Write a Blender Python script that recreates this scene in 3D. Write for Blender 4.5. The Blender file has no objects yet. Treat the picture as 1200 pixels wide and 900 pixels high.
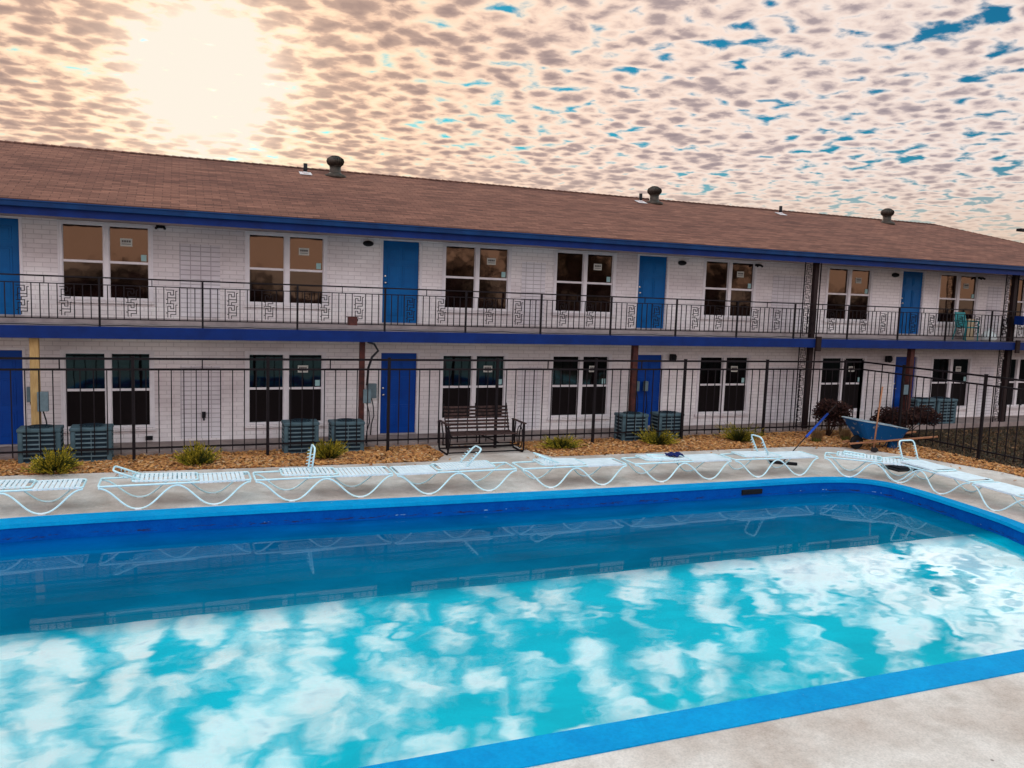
import bpy, bmesh, math, random
from mathutils import Vector, Matrix
R = math.radians
PI = math.pi
scn = bpy.context.scene
col = scn.collection
rng = random.Random(7)

# ------------------------------------------------------------------ helpers
class MB:
    def __init__(s): s.v=[]; s.f=[]; s.sm=[]
    def add(s, vs, fs, smooth=False):
        o=len(s.v); s.v+= [tuple(p) for p in vs]
        for f in fs: s.f.append(tuple(i+o for i in f)); s.sm.append(smooth)
    def box(s,x0,x1,y0,y1,z0,z1,M=None):
        vs=[Vector((x,y,z)) for z in (z0,z1) for y in (y0,y1) for x in (x0,x1)]
        if M is not None: vs=[M@v for v in vs]
        s.add(vs,[(0,2,3,1),(4,5,7,6),(0,1,5,4),(2,6,7,3),(0,4,6,2),(1,3,7,5)])
        return s
    def quad(s,a,b,c,d): s.add([a,b,c,d],[(0,1,2,3)]); return s
    def tube(s,pts,r,n=8,closed=False,caps=True,r2=None):
        pts=[Vector(p) for p in pts]; m=len(pts); rings=[]
        rs=[r+(r2-r)*i/(m-1) for i in range(m)] if r2 is not None else [r]*m
        prev=None; vs=[]
        for i,p in enumerate(pts):
            if closed: t=(pts[(i+1)%m]-pts[i-1])
            else: t=pts[min(i+1,m-1)]-pts[max(i-1,0)]
            t.normalize()
            if prev is None:
                a=Vector((0,0,1)) if abs(t.z)<.9 else Vector((1,0,0))
                u=t.cross(a).normalized()
            else:
                u=(prev-t*prev.dot(t)); 
                u=u.normalized() if u.length>1e-6 else t.orthogonal().normalized()
            prev=u; w=t.cross(u)
            for k in range(n):
                an=2*PI*(k+.5)/n; vs.append(p+(u*math.cos(an)+w*math.sin(an))*rs[i])
        fs=[]
        for i in range(m if closed else m-1):
            j=(i+1)%m
            for k in range(n):
                l=(k+1)%n; fs.append((i*n+k,i*n+l,j*n+l,j*n+k))
        if caps and not closed:
            fs.append(tuple(range(n))[::-1]); fs.append(tuple((m-1)*n+k for k in range(n)))
        s.add(vs,fs,n>4); return s
    def lathe(s,prof,c=(0,0,0),n=20):
        vs=[];fs=[]
        for r,z in prof:
            for k in range(n):
                a=2*PI*k/n; vs.append((c[0]+r*math.cos(a),c[1]+r*math.sin(a),c[2]+z))
        for i in range(len(prof)-1):
            for k in range(n):
                l=(k+1)%n; fs.append((i*n+k,i*n+l,(i+1)*n+l,(i+1)*n+k))
        fs.append(tuple(range(n))[::-1]); fs.append(tuple((len(prof)-1)*n+k for k in range(n)))
        s.add(vs,fs,True); return s
    def build(s,name,mat,parent=None,local=False,bevel=0):
        me=bpy.data.meshes.new(name)
        off=Vector((0,0,0))
        if parent is not None and not local:
            p=parent
            while p is not None: off+=p.location; p=p.parent
        me.from_pydata([(a-off.x,b-off.y,c-off.z) for a,b,c in s.v],[],s.f)
        me.polygons.foreach_set('use_smooth',s.sm)
        me.materials.append(mat); me.update()
        o=bpy.data.objects.new(name,me); col.objects.link(o); o.parent=parent
        if bevel:
            b=o.modifiers.new('bevel','BEVEL'); b.width=bevel; b.segments=2; b.limit_method='ANGLE'
        return o

def empty(name,loc,label,cat,group=None,rz=0):
    o=bpy.data.objects.new(name,None); o.empty_display_size=.2
    o.location=loc; o.rotation_euler=(0,0,rz); col.objects.link(o)
    return tag(o,label,cat,group)
def tag(o,label=None,cat=None,group=None,kind=None):
    if label: o['label']=label
    if cat: o['category']=cat
    if group: o['group']=group
    if kind: o['kind']=kind
    return o
def kids(o): return [c for c in list(bpy.data.objects) if c.parent==o]
def copy_tree(o,parent=None):
    c=o.copy(); col.objects.link(c); c.parent=parent
    for ch in KID.get(o.name) or kids(o): copy_tree(ch,c)
    return c
KID={}

# ------------------------------------------------------------------ materials
def mat(name): 
    m=bpy.data.materials.new(name); m.use_nodes=True; nt=m.node_tree
    return m,nt,nt.nodes['Principled BSDF']
def N(nt,t,**k):
    n=nt.nodes.new(t)
    for a,b in k.items(): setattr(n,a,b)
    return n
def L(nt,a,b): nt.links.new(a,b)
def coords(nt,scale=(1,1,1),kind='Object',rot=(0,0,0)):
    c=N(nt,'ShaderNodeTexCoord'); mp=N(nt,'ShaderNodeMapping'); mp.inputs['Scale'].default_value=scale
    mp.inputs['Rotation'].default_value=rot
    L(nt,c.outputs[kind],mp.inputs[0]); return mp.outputs[0]
def geo(nt,scale=(1,1,1),rot=(0,0,0)):
    c=N(nt,'ShaderNodeNewGeometry'); mp=N(nt,'ShaderNodeMapping'); mp.inputs['Scale'].default_value=scale
    mp.inputs['Rotation'].default_value=rot
    L(nt,c.outputs['Position'],mp.inputs[0]); return mp.outputs[0]
def noise(nt,vec,scale,detail=4,rough=.55,dist=0):
    n=N(nt,'ShaderNodeTexNoise'); n.inputs['Scale'].default_value=scale; n.inputs['Detail'].default_value=detail
    n.inputs['Roughness'].default_value=rough; n.inputs['Distortion'].default_value=dist
    if vec is not None: L(nt,vec,n.inputs['Vector'])
    return n.outputs['Fac']
def ramp(nt,fac,stops,interp='LINEAR'):
    r=N(nt,'ShaderNodeValToRGB'); r.color_ramp.interpolation=interp
    e=r.color_ramp.elements
    while len(e)<len(stops): e.new(.5)
    for i,(p,c) in enumerate(stops):
        e[i].position=p; e[i].color=(c,c,c,1) if not hasattr(c,'__len__') else (*c,1)
    L(nt,fac,r.inputs[0]); return r.outputs[0]
def mix(nt,fac,a,b,bt='MIX'):
    m=N(nt,'ShaderNodeMix',data_type='RGBA',blend_type=bt)
    for sock,v in ((m.inputs[0],fac),(m.inputs[6],a),(m.inputs[7],b)):
        if hasattr(v,'links') or hasattr(v,'is_output'): L(nt,v,sock)
        elif hasattr(v,'__len__'): sock.default_value=(*v,1)
        else: sock.default_value=v
    return m.outputs[2]
def math_(nt,op,a,b=None,c=None,clamp=False):
    m=N(nt,'ShaderNodeMath',operation=op,use_clamp=clamp)
    for i,v in enumerate((a,b,c)):
        if v is None: continue
        if hasattr(v,'is_output'): L(nt,v,m.inputs[i])
        else: m.inputs[i].default_value=v
    return m.outputs[0]
def bump(nt,h,strength,dist=.02,normal=None):
    b=N(nt,'ShaderNodeBump'); b.inputs['Strength'].default_value=strength; b.inputs['Distance'].default_value=dist
    L(nt,h,b.inputs['Height'])
    if normal is not None: L(nt,normal,b.inputs['Normal'])
    return b.outputs[0]

def simple(name,c,rough=.6,metal=0,var=.25,scale=6,c2=None,bs=.15,bd=.01,stretch=(1,1,1),spec=.16):
    m,nt,p=mat(name); v=coords(nt,stretch)
    f=noise(nt,v,scale,6,.6)
    d=c2 if c2 else tuple(x*(1-var) for x in c)
    f2=ramp(nt,f,[(.35,0.),(.65,1.)])
    L(nt,mix(nt,f2,d,c),p.inputs['Base Color'])
    p.inputs['Roughness'].default_value=rough; p.inputs['Metallic'].default_value=metal; p.inputs['Specular IOR Level'].default_value=spec
    if bs: L(nt,bump(nt,noise(nt,v,scale*6,4),bs,bd),p.inputs['Normal'])
    return m

M={}
M['white_metal']=simple('white powder coated tube',(.66,.90,.96),.35,0,.12,9,bs=.03)
M['strap']=simple('white vinyl strap',(.82,.90,.95),.45,0,.14,7,bs=.05)
M['black_iron']=simple('black painted iron',(.010,.006,.008),.6,0,.3,12,bs=.1,spec=.15)
M['rust_post']=simple('red brown painted post',(.10,.028,.022),.6,0,.4,8,c2=(.035,.014,.014))
M['dark_post']=simple('dark brown post',(.022,.010,.010),.7,0,.3,8,spec=.2)
M['timber']=simple('bare yellow timber',(.55,.36,.16),.7,0,.3,5,c2=(.42,.25,.10),stretch=(8,8,1))
M['handle_wood']=simple('orange brown wood handle',(.42,.19,.10),.6,0,.3,6,c2=(.30,.13,.07),stretch=(1,6,6))
M['trim_blue']=simple('royal blue trim paint',(.001,.021,.145),.5,0,.3,3,c2=(.001,.014,.10),bs=.08)
M['gutter_blue']=simple('mid blue gutter paint',(.001,.034,.125),.45,0,.3,3,c2=(.001,.022,.09),bs=.08)
M['soffit']=simple('pale soffit board',(.42,.32,.31),.8,0,.25,2)
M['frame_white']=simple('white window vinyl',(.80,.74,.76),.45,0,.12,4,bs=.03)
M['slab_concrete']=simple('balcony concrete',(.44,.37,.37),.85,0,.3,3)
M['porch_concrete']=simple('porch concrete',(.33,.25,.23),.85,0,.35,2.5,c2=(.2,.15,.14))
M['ac_metal']=simple('grey blue unit metal',(.075,.125,.15),.5,0,.3,5,bs=.05)
M['ac_dark']=simple('dark coil',(.015,.03,.045),.7,0,.3,30)
M['ac_line']=simple('pale louvre edge',(.13,.19,.22),.5,0,.2,5)
M['elec']=simple('grey electrical box',(.16,.22,.25),.5,0,.3,6)
M['black_plastic']=simple('black plastic',(.012,.012,.015),.5,0,.3,8)
M['chrome']=simple('bright knob metal',(.75,.75,.72),.25,1,.1,8,bs=0)
M['galv']=simple('weathered galvanised metal',(.075,.06,.05),.5,.6,.4,9)
M['flash']=simple('white lead flashing',(.70,.62,.62),.6,0,.2,9)
M['sticker']=simple('paper sticker',(.62,.60,.55),.7,0,.1,12,bs=0)
M['sticker_teal']=simple('pale teal sticker',(.35,.55,.55),.7,0,.1,12,bs=0)
M['print']=simple('grey print',(.12,.10,.10),.7,0,.1,12,bs=0)
M['screen']=simple('dark insect screen',(.006,.0025,.003),.75,0,.3,90,bs=0)
M['teal_plastic']=simple('teal plastic',(.03,.25,.27),.5,0,.2,5)
M['tan']=simple('tan board',(.55,.42,.28),.7,0,.2,5)
M['white_bag']=simple('white plastic bag',(.80,.85,.85),.5,0,.1,5)
M['barrow_blue']=None
M['pole_blue']=simple('blue anodised pole',(.012,.07,.42),.3,.2,.2,8,bs=0)
M['rubber']=simple('black rubber',(.010,.010,.012),.7,0,.3,10)
M['navy']=simple('navy cloth',(.012,.02,.12),.8,0,.3,10)
M['branch']=simple('shrub stems',(.07,.04,.025),.9,0,.3,10)

def door_mat(name,c,c2):
    return simple(name,c,.42,0,.2,1.6,c2=c2,bs=.04)
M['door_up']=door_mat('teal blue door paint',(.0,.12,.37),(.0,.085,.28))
M['door_low']=door_mat('royal blue door paint',(.0,.055,.33),(.0,.04,.26))  # own bluer hue, but the darker tone is shade put into the colour

def brick_mat(name,bw,bh,off,mort,c1,c2,cm,bstr=.5):
    m,nt,p=mat(name)
    v=geo(nt,(1,1,1),(-PI/2,0,0))   # x along wall, z up -> texture xy
    b=N(nt,'ShaderNodeTexBrick'); b.offset=off; b.inputs['Scale'].default_value=1
    b.inputs['Brick Width'].default_value=bw; b.inputs['Row Height'].default_value=bh
    b.inputs['Mortar Size'].default_value=mort; b.inputs['Mortar Smooth'].default_value=.3
    b.inputs['Color1'].default_value=(*c1,1); b.inputs['Color2'].default_value=(*c2,1); b.inputs['Mortar'].default_value=(*cm,1)
    L(nt,v,b.inputs['Vector'])
    n1=noise(nt,geo(nt,(.25,.25,.6)),1.5,5,.6)
    dirt=ramp(nt,n1,[(.32,(.70,.66,.67)),(.62,(1,1,1))])
    c=mix(nt,1.0,b.outputs['Color'],dirt,'MULTIPLY')
    L(nt,c,p.inputs['Base Color']); p.inputs['Roughness'].default_value=.75; p.inputs['Specular IOR Level'].default_value=.15
    inv=math_(nt,'SUBTRACT',1.0,b.outputs['Fac'])
    L(nt,bump(nt,inv,bstr,.012,bump(nt,noise(nt,geo(nt),45,4),.25,.005)),p.inputs['Normal'])
    return m
M['brick']=brick_mat('white painted brick',.30,.098,.5,.008,(.90,.83,.825),(.85,.78,.78),(.67,.60,.60))
M['panel']=brick_mat('stack bond screen block',.215,.105,0.0,.010,(.84,.79,.82),(.80,.75,.78),(.55,.50,.52),.9)

# roof shingles
m,nt,p=mat('brown asphalt shingles'); M['shingle']=m
v=coords(nt)
b=N(nt,'ShaderNodeTexBrick'); b.inputs['Scale'].default_value=1; b.inputs['Brick Width'].default_value=.34; b.inputs['Row Height'].default_value=.145
b.inputs['Mortar Size'].default_value=.009; b.inputs['Mortar Smooth'].default_value=.5
b.inputs['Color1'].default_value=(.245,.112,.080,1); b.inputs['Color2'].default_value=(.155,.07,.052,1); b.inputs['Mortar'].default_value=(.10,.045,.036,1)
L(nt,v,b.inputs['Vector'])
st=noise(nt,coords(nt,(.5,7,7)),1.6,6,.65)
sp=noise(nt,v,60,3,.6)
big=noise(nt,coords(nt,(.12,.5,.5)),1.3,5,.6)
c=mix(nt,1.,b.outputs['Color'],ramp(nt,st,[(.32,(.55,.54,.58)),(.68,(1.28,1.22,1.16))]),'MULTIPLY')
c=mix(nt,1.,c,ramp(nt,sp,[(.3,(.7,.7,.7)),(.7,(1.25,1.25,1.25))]),'MULTIPLY')
c=mix(nt,1.,c,ramp(nt,big,[(.35,(.86,.84,.86)),(.65,(1.1,1.1,1.08))]),'MULTIPLY')
L(nt,c,p.inputs['Base Color']); p.inputs['Roughness'].default_value=.9; p.inputs['Specular IOR Level'].default_value=.1
L(nt,bump(nt,b.outputs['Fac'],.6,-.015),p.inputs['Normal'])

# pool deck
m,nt,p=mat('pinkish pool deck concrete'); M['deck']=m
v=geo(nt)
n1=noise(nt,v,.55,6,.6,.4); n2=noise(nt,v,3.2,6,.65); n3=noise(nt,v,55,3,.6)
c=mix(nt,ramp(nt,n1,[(.42,0.),(.60,1.)]),(.54,.44,.385),(.68,.60,.55))
c=mix(nt,1.,c,ramp(nt,n2,[(.3,(.80,.77,.75)),(.6,(1.03,1.03,1.03))]),'MULTIPLY')
c=mix(nt,1.,c,ramp(nt,n3,[(.25,(.80,.80,.80)),(.6,(1.05,1.05,1.05))]),'MULTIPLY')
vo=N(nt,'ShaderNodeTexVoronoi'); vo.inputs['Scale'].default_value=1.7; L(nt,geo(nt,(1,1,1)),vo.inputs['Vector'])
spots=ramp(nt,vo.outputs['Distance'],[(.018,(.12,.08,.07)),(.035,(1,1,1))])
c=mix(nt,.75,c,spots,'MULTIPLY')
L(nt,c,p.inputs['Base Color']); p.inputs['Roughness'].default_value=.8; p.inputs['Specular IOR Level'].default_value=.2
L(nt,bump(nt,noise(nt,v,40,5,.6),.35,.008,bump(nt,n2,.2,.03)),p.inputs['Normal'])

# painted coping and pool walls
def paint_mat(name,c1,c2,marks):
    m,nt,p=mat(name); v=geo(nt)
    n=noise(nt,v,4,6,.65,.3); n2=noise(nt,v,30,4,.6)
    c=mix(nt,ramp(nt,n,[(.3,0.),(.7,1.)]),c1,c2)
    c=mix(nt,1.,c,ramp(nt,n2,[(.3,(.85,.87,.9)),(.6,(1.04,1.04,1.04))]),'MULTIPLY')
    if not marks:
        ch=ramp(nt,noise(nt,v,9,5,.7),[(.70,0.),(.74,1.)]); c=mix(nt,ch,c,(.30,.55,.60))
        ln=noise(nt,geo(nt,(.3,.3,1)),2.5,5,.7); c=mix(nt,1.,c,ramp(nt,ln,[(.3,(.82,.84,.88)),(.6,(1.05,1.04,1.02))]),'MULTIPLY')
    if marks:
        s=N(nt,'ShaderNodeSeparateXYZ'); L(nt,geo(nt),s.inputs[0])
        z=s.outputs[2]
        # scum line of worn paint just above the water line
        band=math_(nt,'MULTIPLY',math_(nt,'GREATER_THAN',z,-.33),math_(nt,'LESS_THAN',z,-.285))
        sp=ramp(nt,noise(nt,geo(nt,(1,1,6)),5,5,.7),[(.53,0.),(.58,1.)])
        c=mix(nt,math_(nt,'MULTIPLY',band,sp),c,(.02,.03,.10))
        band2=math_(nt,'MULTIPLY',math_(nt,'GREATER_THAN',z,-.305),math_(nt,'LESS_THAN',z,-.29))
        sp2=ramp(nt,noise(nt,geo(nt,(1,1,1)),3.1,3,.6),[(.62,0.),(.65,1.)])
        c=mix(nt,math_(nt,'MULTIPLY',band2,sp2),c,(.25,.45,.60))
    L(nt,c,p.inputs['Base Color']); p.inputs['Roughness'].default_value=.55; p.inputs['Specular IOR Level'].default_value=.04
    L(nt,bump(nt,noise(nt,v,25,4),.2,.01),p.inputs['Normal'])
    return m
M['coping']=paint_mat('light blue painted coping',(.0,.24,.53),(.0,.30,.60),False)
M['poolwall']=paint_mat('deep blue pool paint',(.0,.065,.34),(.0,.10,.42),True)

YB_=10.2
# water
m,nt,p=mat('pool water'); M['water']=m
g=N(nt,'ShaderNodeNewGeometry'); s=N(nt,'ShaderNodeSeparateXYZ'); L(nt,g.outputs['Position'],s.inputs[0])
Y=s.outputs[1]; X=s.outputs[0]
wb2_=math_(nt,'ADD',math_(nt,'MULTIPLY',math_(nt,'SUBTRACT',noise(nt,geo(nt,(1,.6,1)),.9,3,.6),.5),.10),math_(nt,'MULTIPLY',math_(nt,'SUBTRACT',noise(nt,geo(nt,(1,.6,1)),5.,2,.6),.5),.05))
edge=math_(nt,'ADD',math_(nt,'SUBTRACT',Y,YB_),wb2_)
body=ramp(nt,math_(nt,'DIVIDE',math_(nt,'ADD',edge,4.1),8.),[(0.,(.0,.42,.52)),(.46,(.0,.38,.50)),(.52,(.0,.135,.235)),(.85,(.0,.10,.25)),(1.,(.0,.075,.32))])  # dark far band paints the motel's reflection into the water colour
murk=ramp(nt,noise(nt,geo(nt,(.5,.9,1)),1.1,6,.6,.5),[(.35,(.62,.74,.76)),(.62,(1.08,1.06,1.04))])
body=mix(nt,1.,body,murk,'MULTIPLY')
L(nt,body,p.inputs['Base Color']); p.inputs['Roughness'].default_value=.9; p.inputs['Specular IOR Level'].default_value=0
gl=N(nt,'ShaderNodeBsdfGlossy'); gl.inputs['Roughness'].default_value=.012; gl.inputs['Color'].default_value=(.97,1,1,1)
# invented smooth far strip with weakened reflection; ripples and stronger reflection over the rest
calm=N(nt,'ShaderNodeMapRange'); calm.inputs['From Min'].default_value=.1; calm.inputs['From Max'].default_value=-.6
calm.inputs['To Min'].default_value=.03; calm.inputs['To Max'].default_value=1.
L(nt,edge,calm.inputs['Value'])
# smooth ripple slopes; an invented normal tilt shifts the cloud reflection nearer the wall
def vnoise(scale,det,sc):
    n=N(nt,'ShaderNodeTexNoise'); n.inputs['Scale'].default_value=scale; n.inputs['Detail'].default_value=det; n.inputs['Roughness'].default_value=.45
    L(nt,geo(nt,sc),n.inputs['Vector']); return n.outputs['Color']
def vop(op,a_,b_=None,sc_=None):
    n=N(nt,'ShaderNodeVectorMath',operation=op); L(nt,a_,n.inputs[0])
    if b_ is not None:
        if hasattr(b_,'is_output'): L(nt,b_,n.inputs[1])
        else: n.inputs[1].default_value=b_
    if sc_ is not None:
        if hasattr(sc_,'is_output'): L(nt,sc_,n.inputs[3])
        else: n.inputs[3].default_value=sc_
    return n.outputs[0]
wa=vop('SCALE',vop('SUBTRACT',vnoise(2.4,3,(.8,1,1)),(.5,.5,.5)),sc_=.032)
wb_=vop('SCALE',vop('SUBTRACT',vnoise(5.,1,(.7,1.2,1)),(.5,.5,.5)),sc_=.010)
wv3=vop('MULTIPLY',vop('SCALE',vop('ADD',wa,wb_),sc_=calm.outputs[0]),(1,1,0))
lean=N(nt,'ShaderNodeMapRange'); lean.inputs['From Min'].default_value=.02; lean.inputs['From Max'].default_value=-.04; lean.inputs['To Max'].default_value=-.118; L(nt,edge,lean.inputs['Value'])
lc=N(nt,'ShaderNodeCombineXYZ'); L(nt,lean.outputs[0],lc.inputs[1]); lc.inputs[2].default_value=1
wn=vop('NORMALIZE',vop('ADD',wv3,lc.outputs[0]))
L(nt,wn,gl.inputs['Normal'])
fr=N(nt,'ShaderNodeFresnel'); fr.inputs['IOR'].default_value=1.4; L(nt,wn,fr.inputs['Normal'])
fac=math_(nt,'ADD',math_(nt,'MULTIPLY',fr.outputs[0],.25),math_(nt,'ADD',math_(nt,'MULTIPLY',calm.outputs[0],.21),.055),clamp=True)  # reflection weakened by position over the far strip
ms=N(nt,'ShaderNodeMixShader'); L(nt,fac,ms.inputs[0]); L(nt,p.outputs[0],ms.inputs[1]); L(nt,gl.outputs[0],ms.inputs[2])
L(nt,ms.outputs[0],nt.nodes['Material Output'].inputs['Surface'])

# glass panes: dark room behind, outdoors mirrored
def glass(name,inner,tint,fac):
    m,nt,p=mat(name)
    n=noise(nt,coords(nt,(1,1,1.5)),2.2,4,.6)
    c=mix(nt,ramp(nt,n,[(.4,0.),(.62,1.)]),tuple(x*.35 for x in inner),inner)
    L(nt,c,p.inputs['Base Color']); p.inputs['Roughness'].default_value=.8; p.inputs['Specular IOR Level'].default_value=0
    gl=N(nt,'ShaderNodeBsdfGlossy'); gl.inputs['Roughness'].default_value=.045; gl.inputs['Color'].default_value=(*tint,1)
    L(nt,bump(nt,noise(nt,geo(nt),1.3,2),.25,.02),gl.inputs['Normal'])
    ms=N(nt,'ShaderNodeMixShader'); ms.inputs[0].default_value=fac; L(nt,p.outputs[0],ms.inputs[1]); L(nt,gl.outputs[0],ms.inputs[2])
    L(nt,ms.outputs[0],nt.nodes['Material Output'].inputs['Surface']); return m
M['pane']=glass('window glass',(.018,.008,.007),(.95,.60,.43),.09)  # tan of the reflected sky put into the gloss tint
M['pane_low']=glass('lower storey window glass',(.008,.004,.005),(.45,.9,1),.035)  # lower storey: teal of the reflected pool put into the gloss tint

# mulch, grass, soil
m,nt,p=mat('orange bark mulch'); M['mulch']=m
oi=N(nt,'ShaderNodeNewGeometry')
c=ramp(nt,oi.outputs['Random Per Island'],[(0.,(.26,.09,.025)),(.3,(.46,.19,.055)),(.6,(.60,.29,.09)),(.8,(.36,.13,.04)),(.92,(.66,.42,.22)),(1.,(.10,.04,.02))])
L(nt,c,p.inputs['Base Color']); p.inputs['Roughness'].default_value=.9
M['mulch_bed']=simple('mulch bed soil',(.26,.11,.05),.95,0,.5,14,c2=(.11,.045,.025),bs=.8,bd=.03)
m,nt,p=mat('dry winter grass'); M['grass']=m
oi=N(nt,'ShaderNodeNewGeometry')
c=ramp(nt,oi.outputs['Random Per Island'],[(0.,(.028,.020,.010)),(.4,(.045,.036,.014)),(.7,(.10,.055,.02)),(.86,(.22,.11,.05)),(1.,(.03,.016,.010))])
L(nt,c,p.inputs['Base Color']); p.inputs['Roughness'].default_value=.9
M['lawn']=simple('lawn soil',(.055,.027,.016),.95,0,.5,5,c2=(.022,.016,.010),bs=.6,bd=.03)
def leaf(name,stops):
    m,nt,p=mat(name); oi=N(nt,'ShaderNodeNewGeometry')
    L(nt,ramp(nt,oi.outputs['Random Per Island'],stops),p.inputs['Base Color']); p.inputs['Roughness'].default_value=.75; p.inputs['Specular IOR Level'].default_value=.1
    return m
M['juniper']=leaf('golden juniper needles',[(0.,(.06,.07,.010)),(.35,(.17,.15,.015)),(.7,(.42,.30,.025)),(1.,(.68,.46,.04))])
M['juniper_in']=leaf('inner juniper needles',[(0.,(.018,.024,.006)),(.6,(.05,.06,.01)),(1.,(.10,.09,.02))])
M['purple']=leaf('dark red brown leaves',[(0.,(.012,.006,.006)),(.5,(.03,.011,.010)),(.9,(.05,.018,.014)),(1.,(.10,.05,.03))])
M['drygrass']=leaf('brown dry stalks',[(0.,(.10,.05,.025)),(.6,(.2,.11,.05)),(1.,(.30,.18,.08))])
M['tree']=leaf('distant tree leaves',[(0.,(.02,.02,.01)),(1.,(.05,.045,.02))])

m,nt,p=mat('chipped blue barrow paint'); M['barrow_blue']=m
n=noise(nt,coords(nt),5,6,.7)
c=mix(nt,ramp(nt,n,[(.60,0.),(.63,1.)]),(.002,.055,.17),(.22,.21,.21))
L(nt,c,p.inputs['Base Color']); p.inputs['Roughness'].default_value=.6; p.inputs['Specular IOR Level'].default_value=.1
M['barrow_in']=simple('worn grey barrow inside',(.40,.44,.46),.7,0,.3,6,c2=(.18,.26,.32))

# ------------------------------------------------------------------ outlines
inner=[(-3.3,5.97),(8.6,5.93)]
inner=[(-3.35,6.1),(-3.3,13.2),(-3.1,13.62),(-2.7,13.84),(-2.1,13.90),(1.1,13.84),(4.,13.68),(7.3,13.56),(10.4,13.50),(11.9,13.50),(12.7,13.46),(13.2,13.36),(13.55,13.18),(13.78,12.85),(13.85,12.4),(13.82,11.7),(13.6,10.),(13.36,9.42),(12.8,6.9),(12.55,6.3),(12.1,5.98),(11.4,5.93),(8.5,5.93),(2.,5.97),(-2.6,6.0),(-3.1,5.98)]
def smooth_loop(p,it=2):
    for _ in range(it):
        q=[]
        for i in range(len(p)):
            a=Vector(p[i]); b=Vector(p[(i+1)%len(p)])
            q+= [tuple(a*.75+b*.25),tuple(a*.25+b*.75)]
        p=q
    return p
inner=smooth_loop([tuple(x) for x in inner],2)
def offset(p,d):
    out=[]; n=len(p)
    for i in range(n):
        a=Vector(p[i-1]); b=Vector(p[(i+1)%n]); t=(b-a).normalized()
        nn=Vector((-t.y,t.x)); dd=d(p[i]) if callable(d) else d
        out.append((p[i][0]+nn.x*dd,p[i][1]+nn.y*dd))
    return out
# loop is clockwise (seen from above) -> left normal points outwards
def cw(pt):
    x,y=pt
    if y<7: return .39
    if y>13.2: return .40 if x<2 else .40-.10*min(1,(x-2)/9)
    return .26
outer=offset(inner,cw)
lip=offset(inner,lambda p:-.02)

DZ=-.10      # deck level; the motel floor is z = 0
WZ=-.36      # water level
def ring(mb,a,b,za,zb):
    n=len(a)
    for i in range(n):
        j=(i+1)%n
        mb.quad((*a[i],za),(*a[j],za),(*b[j],zb),(*b[i],zb))
def holed(name,outer_pts,hole,z,mt):
    bm=bmesh.new()
    es=[]
    for lp in (outer_pts,hole):
        vs=[bm.verts.new((x,y,z)) for x,y in lp]
        for i in range(len(vs)): es.append(bm.edges.new((vs[i],vs[(i+1)%len(vs)])))
    bmesh.ops.triangle_fill(bm,use_beauty=True,edges=es,use_dissolve=False)
    bmesh.ops.recalc_face_normals(bm,faces=bm.faces)
    if bm.faces and list(bm.faces)[0].normal.z<0: bmesh.ops.reverse_faces(bm,faces=bm.faces)
    me=bpy.data.meshes.new(name); bm.to_mesh(me); me.materials.append(mt)
    o=bpy.data.objects.new(name,me); col.objects.link(o); return o

deck_pts=[(-16,-12),(17.4,-12),(17.5,9.),(17.75,13.2),(17.3,14.6),(16.9,15.7),(16.3,16.6),(15.,16.95),(9.,17.0),(8.0,17.02),(7.75,17.6),(7.6,18.86),(5.5,18.86),(5.55,17.7),(5.2,17.08),(1.4,17.2),(-3.2,17.45),(-16,17.7)]
tag(holed('pool_deck',deck_pts,outer,DZ,M['deck']),kind='structure')
hole=[(-17,-13),(31.,-13),(31,18.3),(-17,18.3)]
tag(holed('ground',[(-500,-500),(500,-500),(500,500),(-500,500)],[(-16.5,-12.5),(18.2,-12.5),(18.2,18.3),(-16.5,18.3)],DZ-.05,M['lawn']),kind='structure')
mb=MB(); mb.quad((-16.6,-12.6,DZ-.03),(18.5,-12.6,DZ-.03),(18.5,5,DZ-.03),(-16.6,5,DZ-.03))
# soil under the beds (ring shaped strips round the deck edge)
mb=MB(); mb.quad((-16.6,16.5,DZ-.012),(18.6,16.5,DZ-.012),(18.6,18.95,DZ-.012),(-16.6,18.95,DZ-.012))
mb.quad((16.,-12.6,DZ-.016),(18.6,-12.6,DZ-.016),(18.6,16.5,DZ-.016),(16.,16.5,DZ-.016))
mb.quad((-16.6,-12.6,DZ-.016),(-15.,-12.6,DZ-.016),(-15.,16.5,DZ-.016),(-16.6,16.5,DZ-.016))
mb.quad((-15.,-12.6,DZ-.016),(16.,-12.6,DZ-.016),(16.,-11.5,DZ-.016),(-15.,-11.5,DZ-.016))
tag(mb.build('mulch_bed',M['mulch_bed']),kind='structure')

mb=MB(); ring(mb,outer,inner,DZ+.012,DZ+.012); ring(mb,outer,outer,DZ+.012,DZ-.05); 
ring(mb,inner,lip,DZ+.012,DZ-.045); ring(mb,lip,inner,DZ-.045,DZ-.055)
tag(mb.build('pool_coping',M['coping']),kind='structure')
mb=MB(); ring(mb,inner,inner,DZ-.045,-1.9)
mb.add([(*p,-1.9) for p in inner],[tuple(range(len(inner)))])
tag(mb.build('pool_basin',M['poolwall']),kind='structure')
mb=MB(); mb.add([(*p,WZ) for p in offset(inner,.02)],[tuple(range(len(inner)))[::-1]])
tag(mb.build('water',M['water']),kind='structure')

# skimmer mouth in the far wall
mb=MB(); mb.box(10.62,11.12,13.46,13.52,-.30,-.20)
sk=mb.build('pool_skimmer',M['rubber'],bevel=.01); tag(sk,'dark skimmer opening in the blue far pool wall below the loungers','skimmer')

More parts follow.
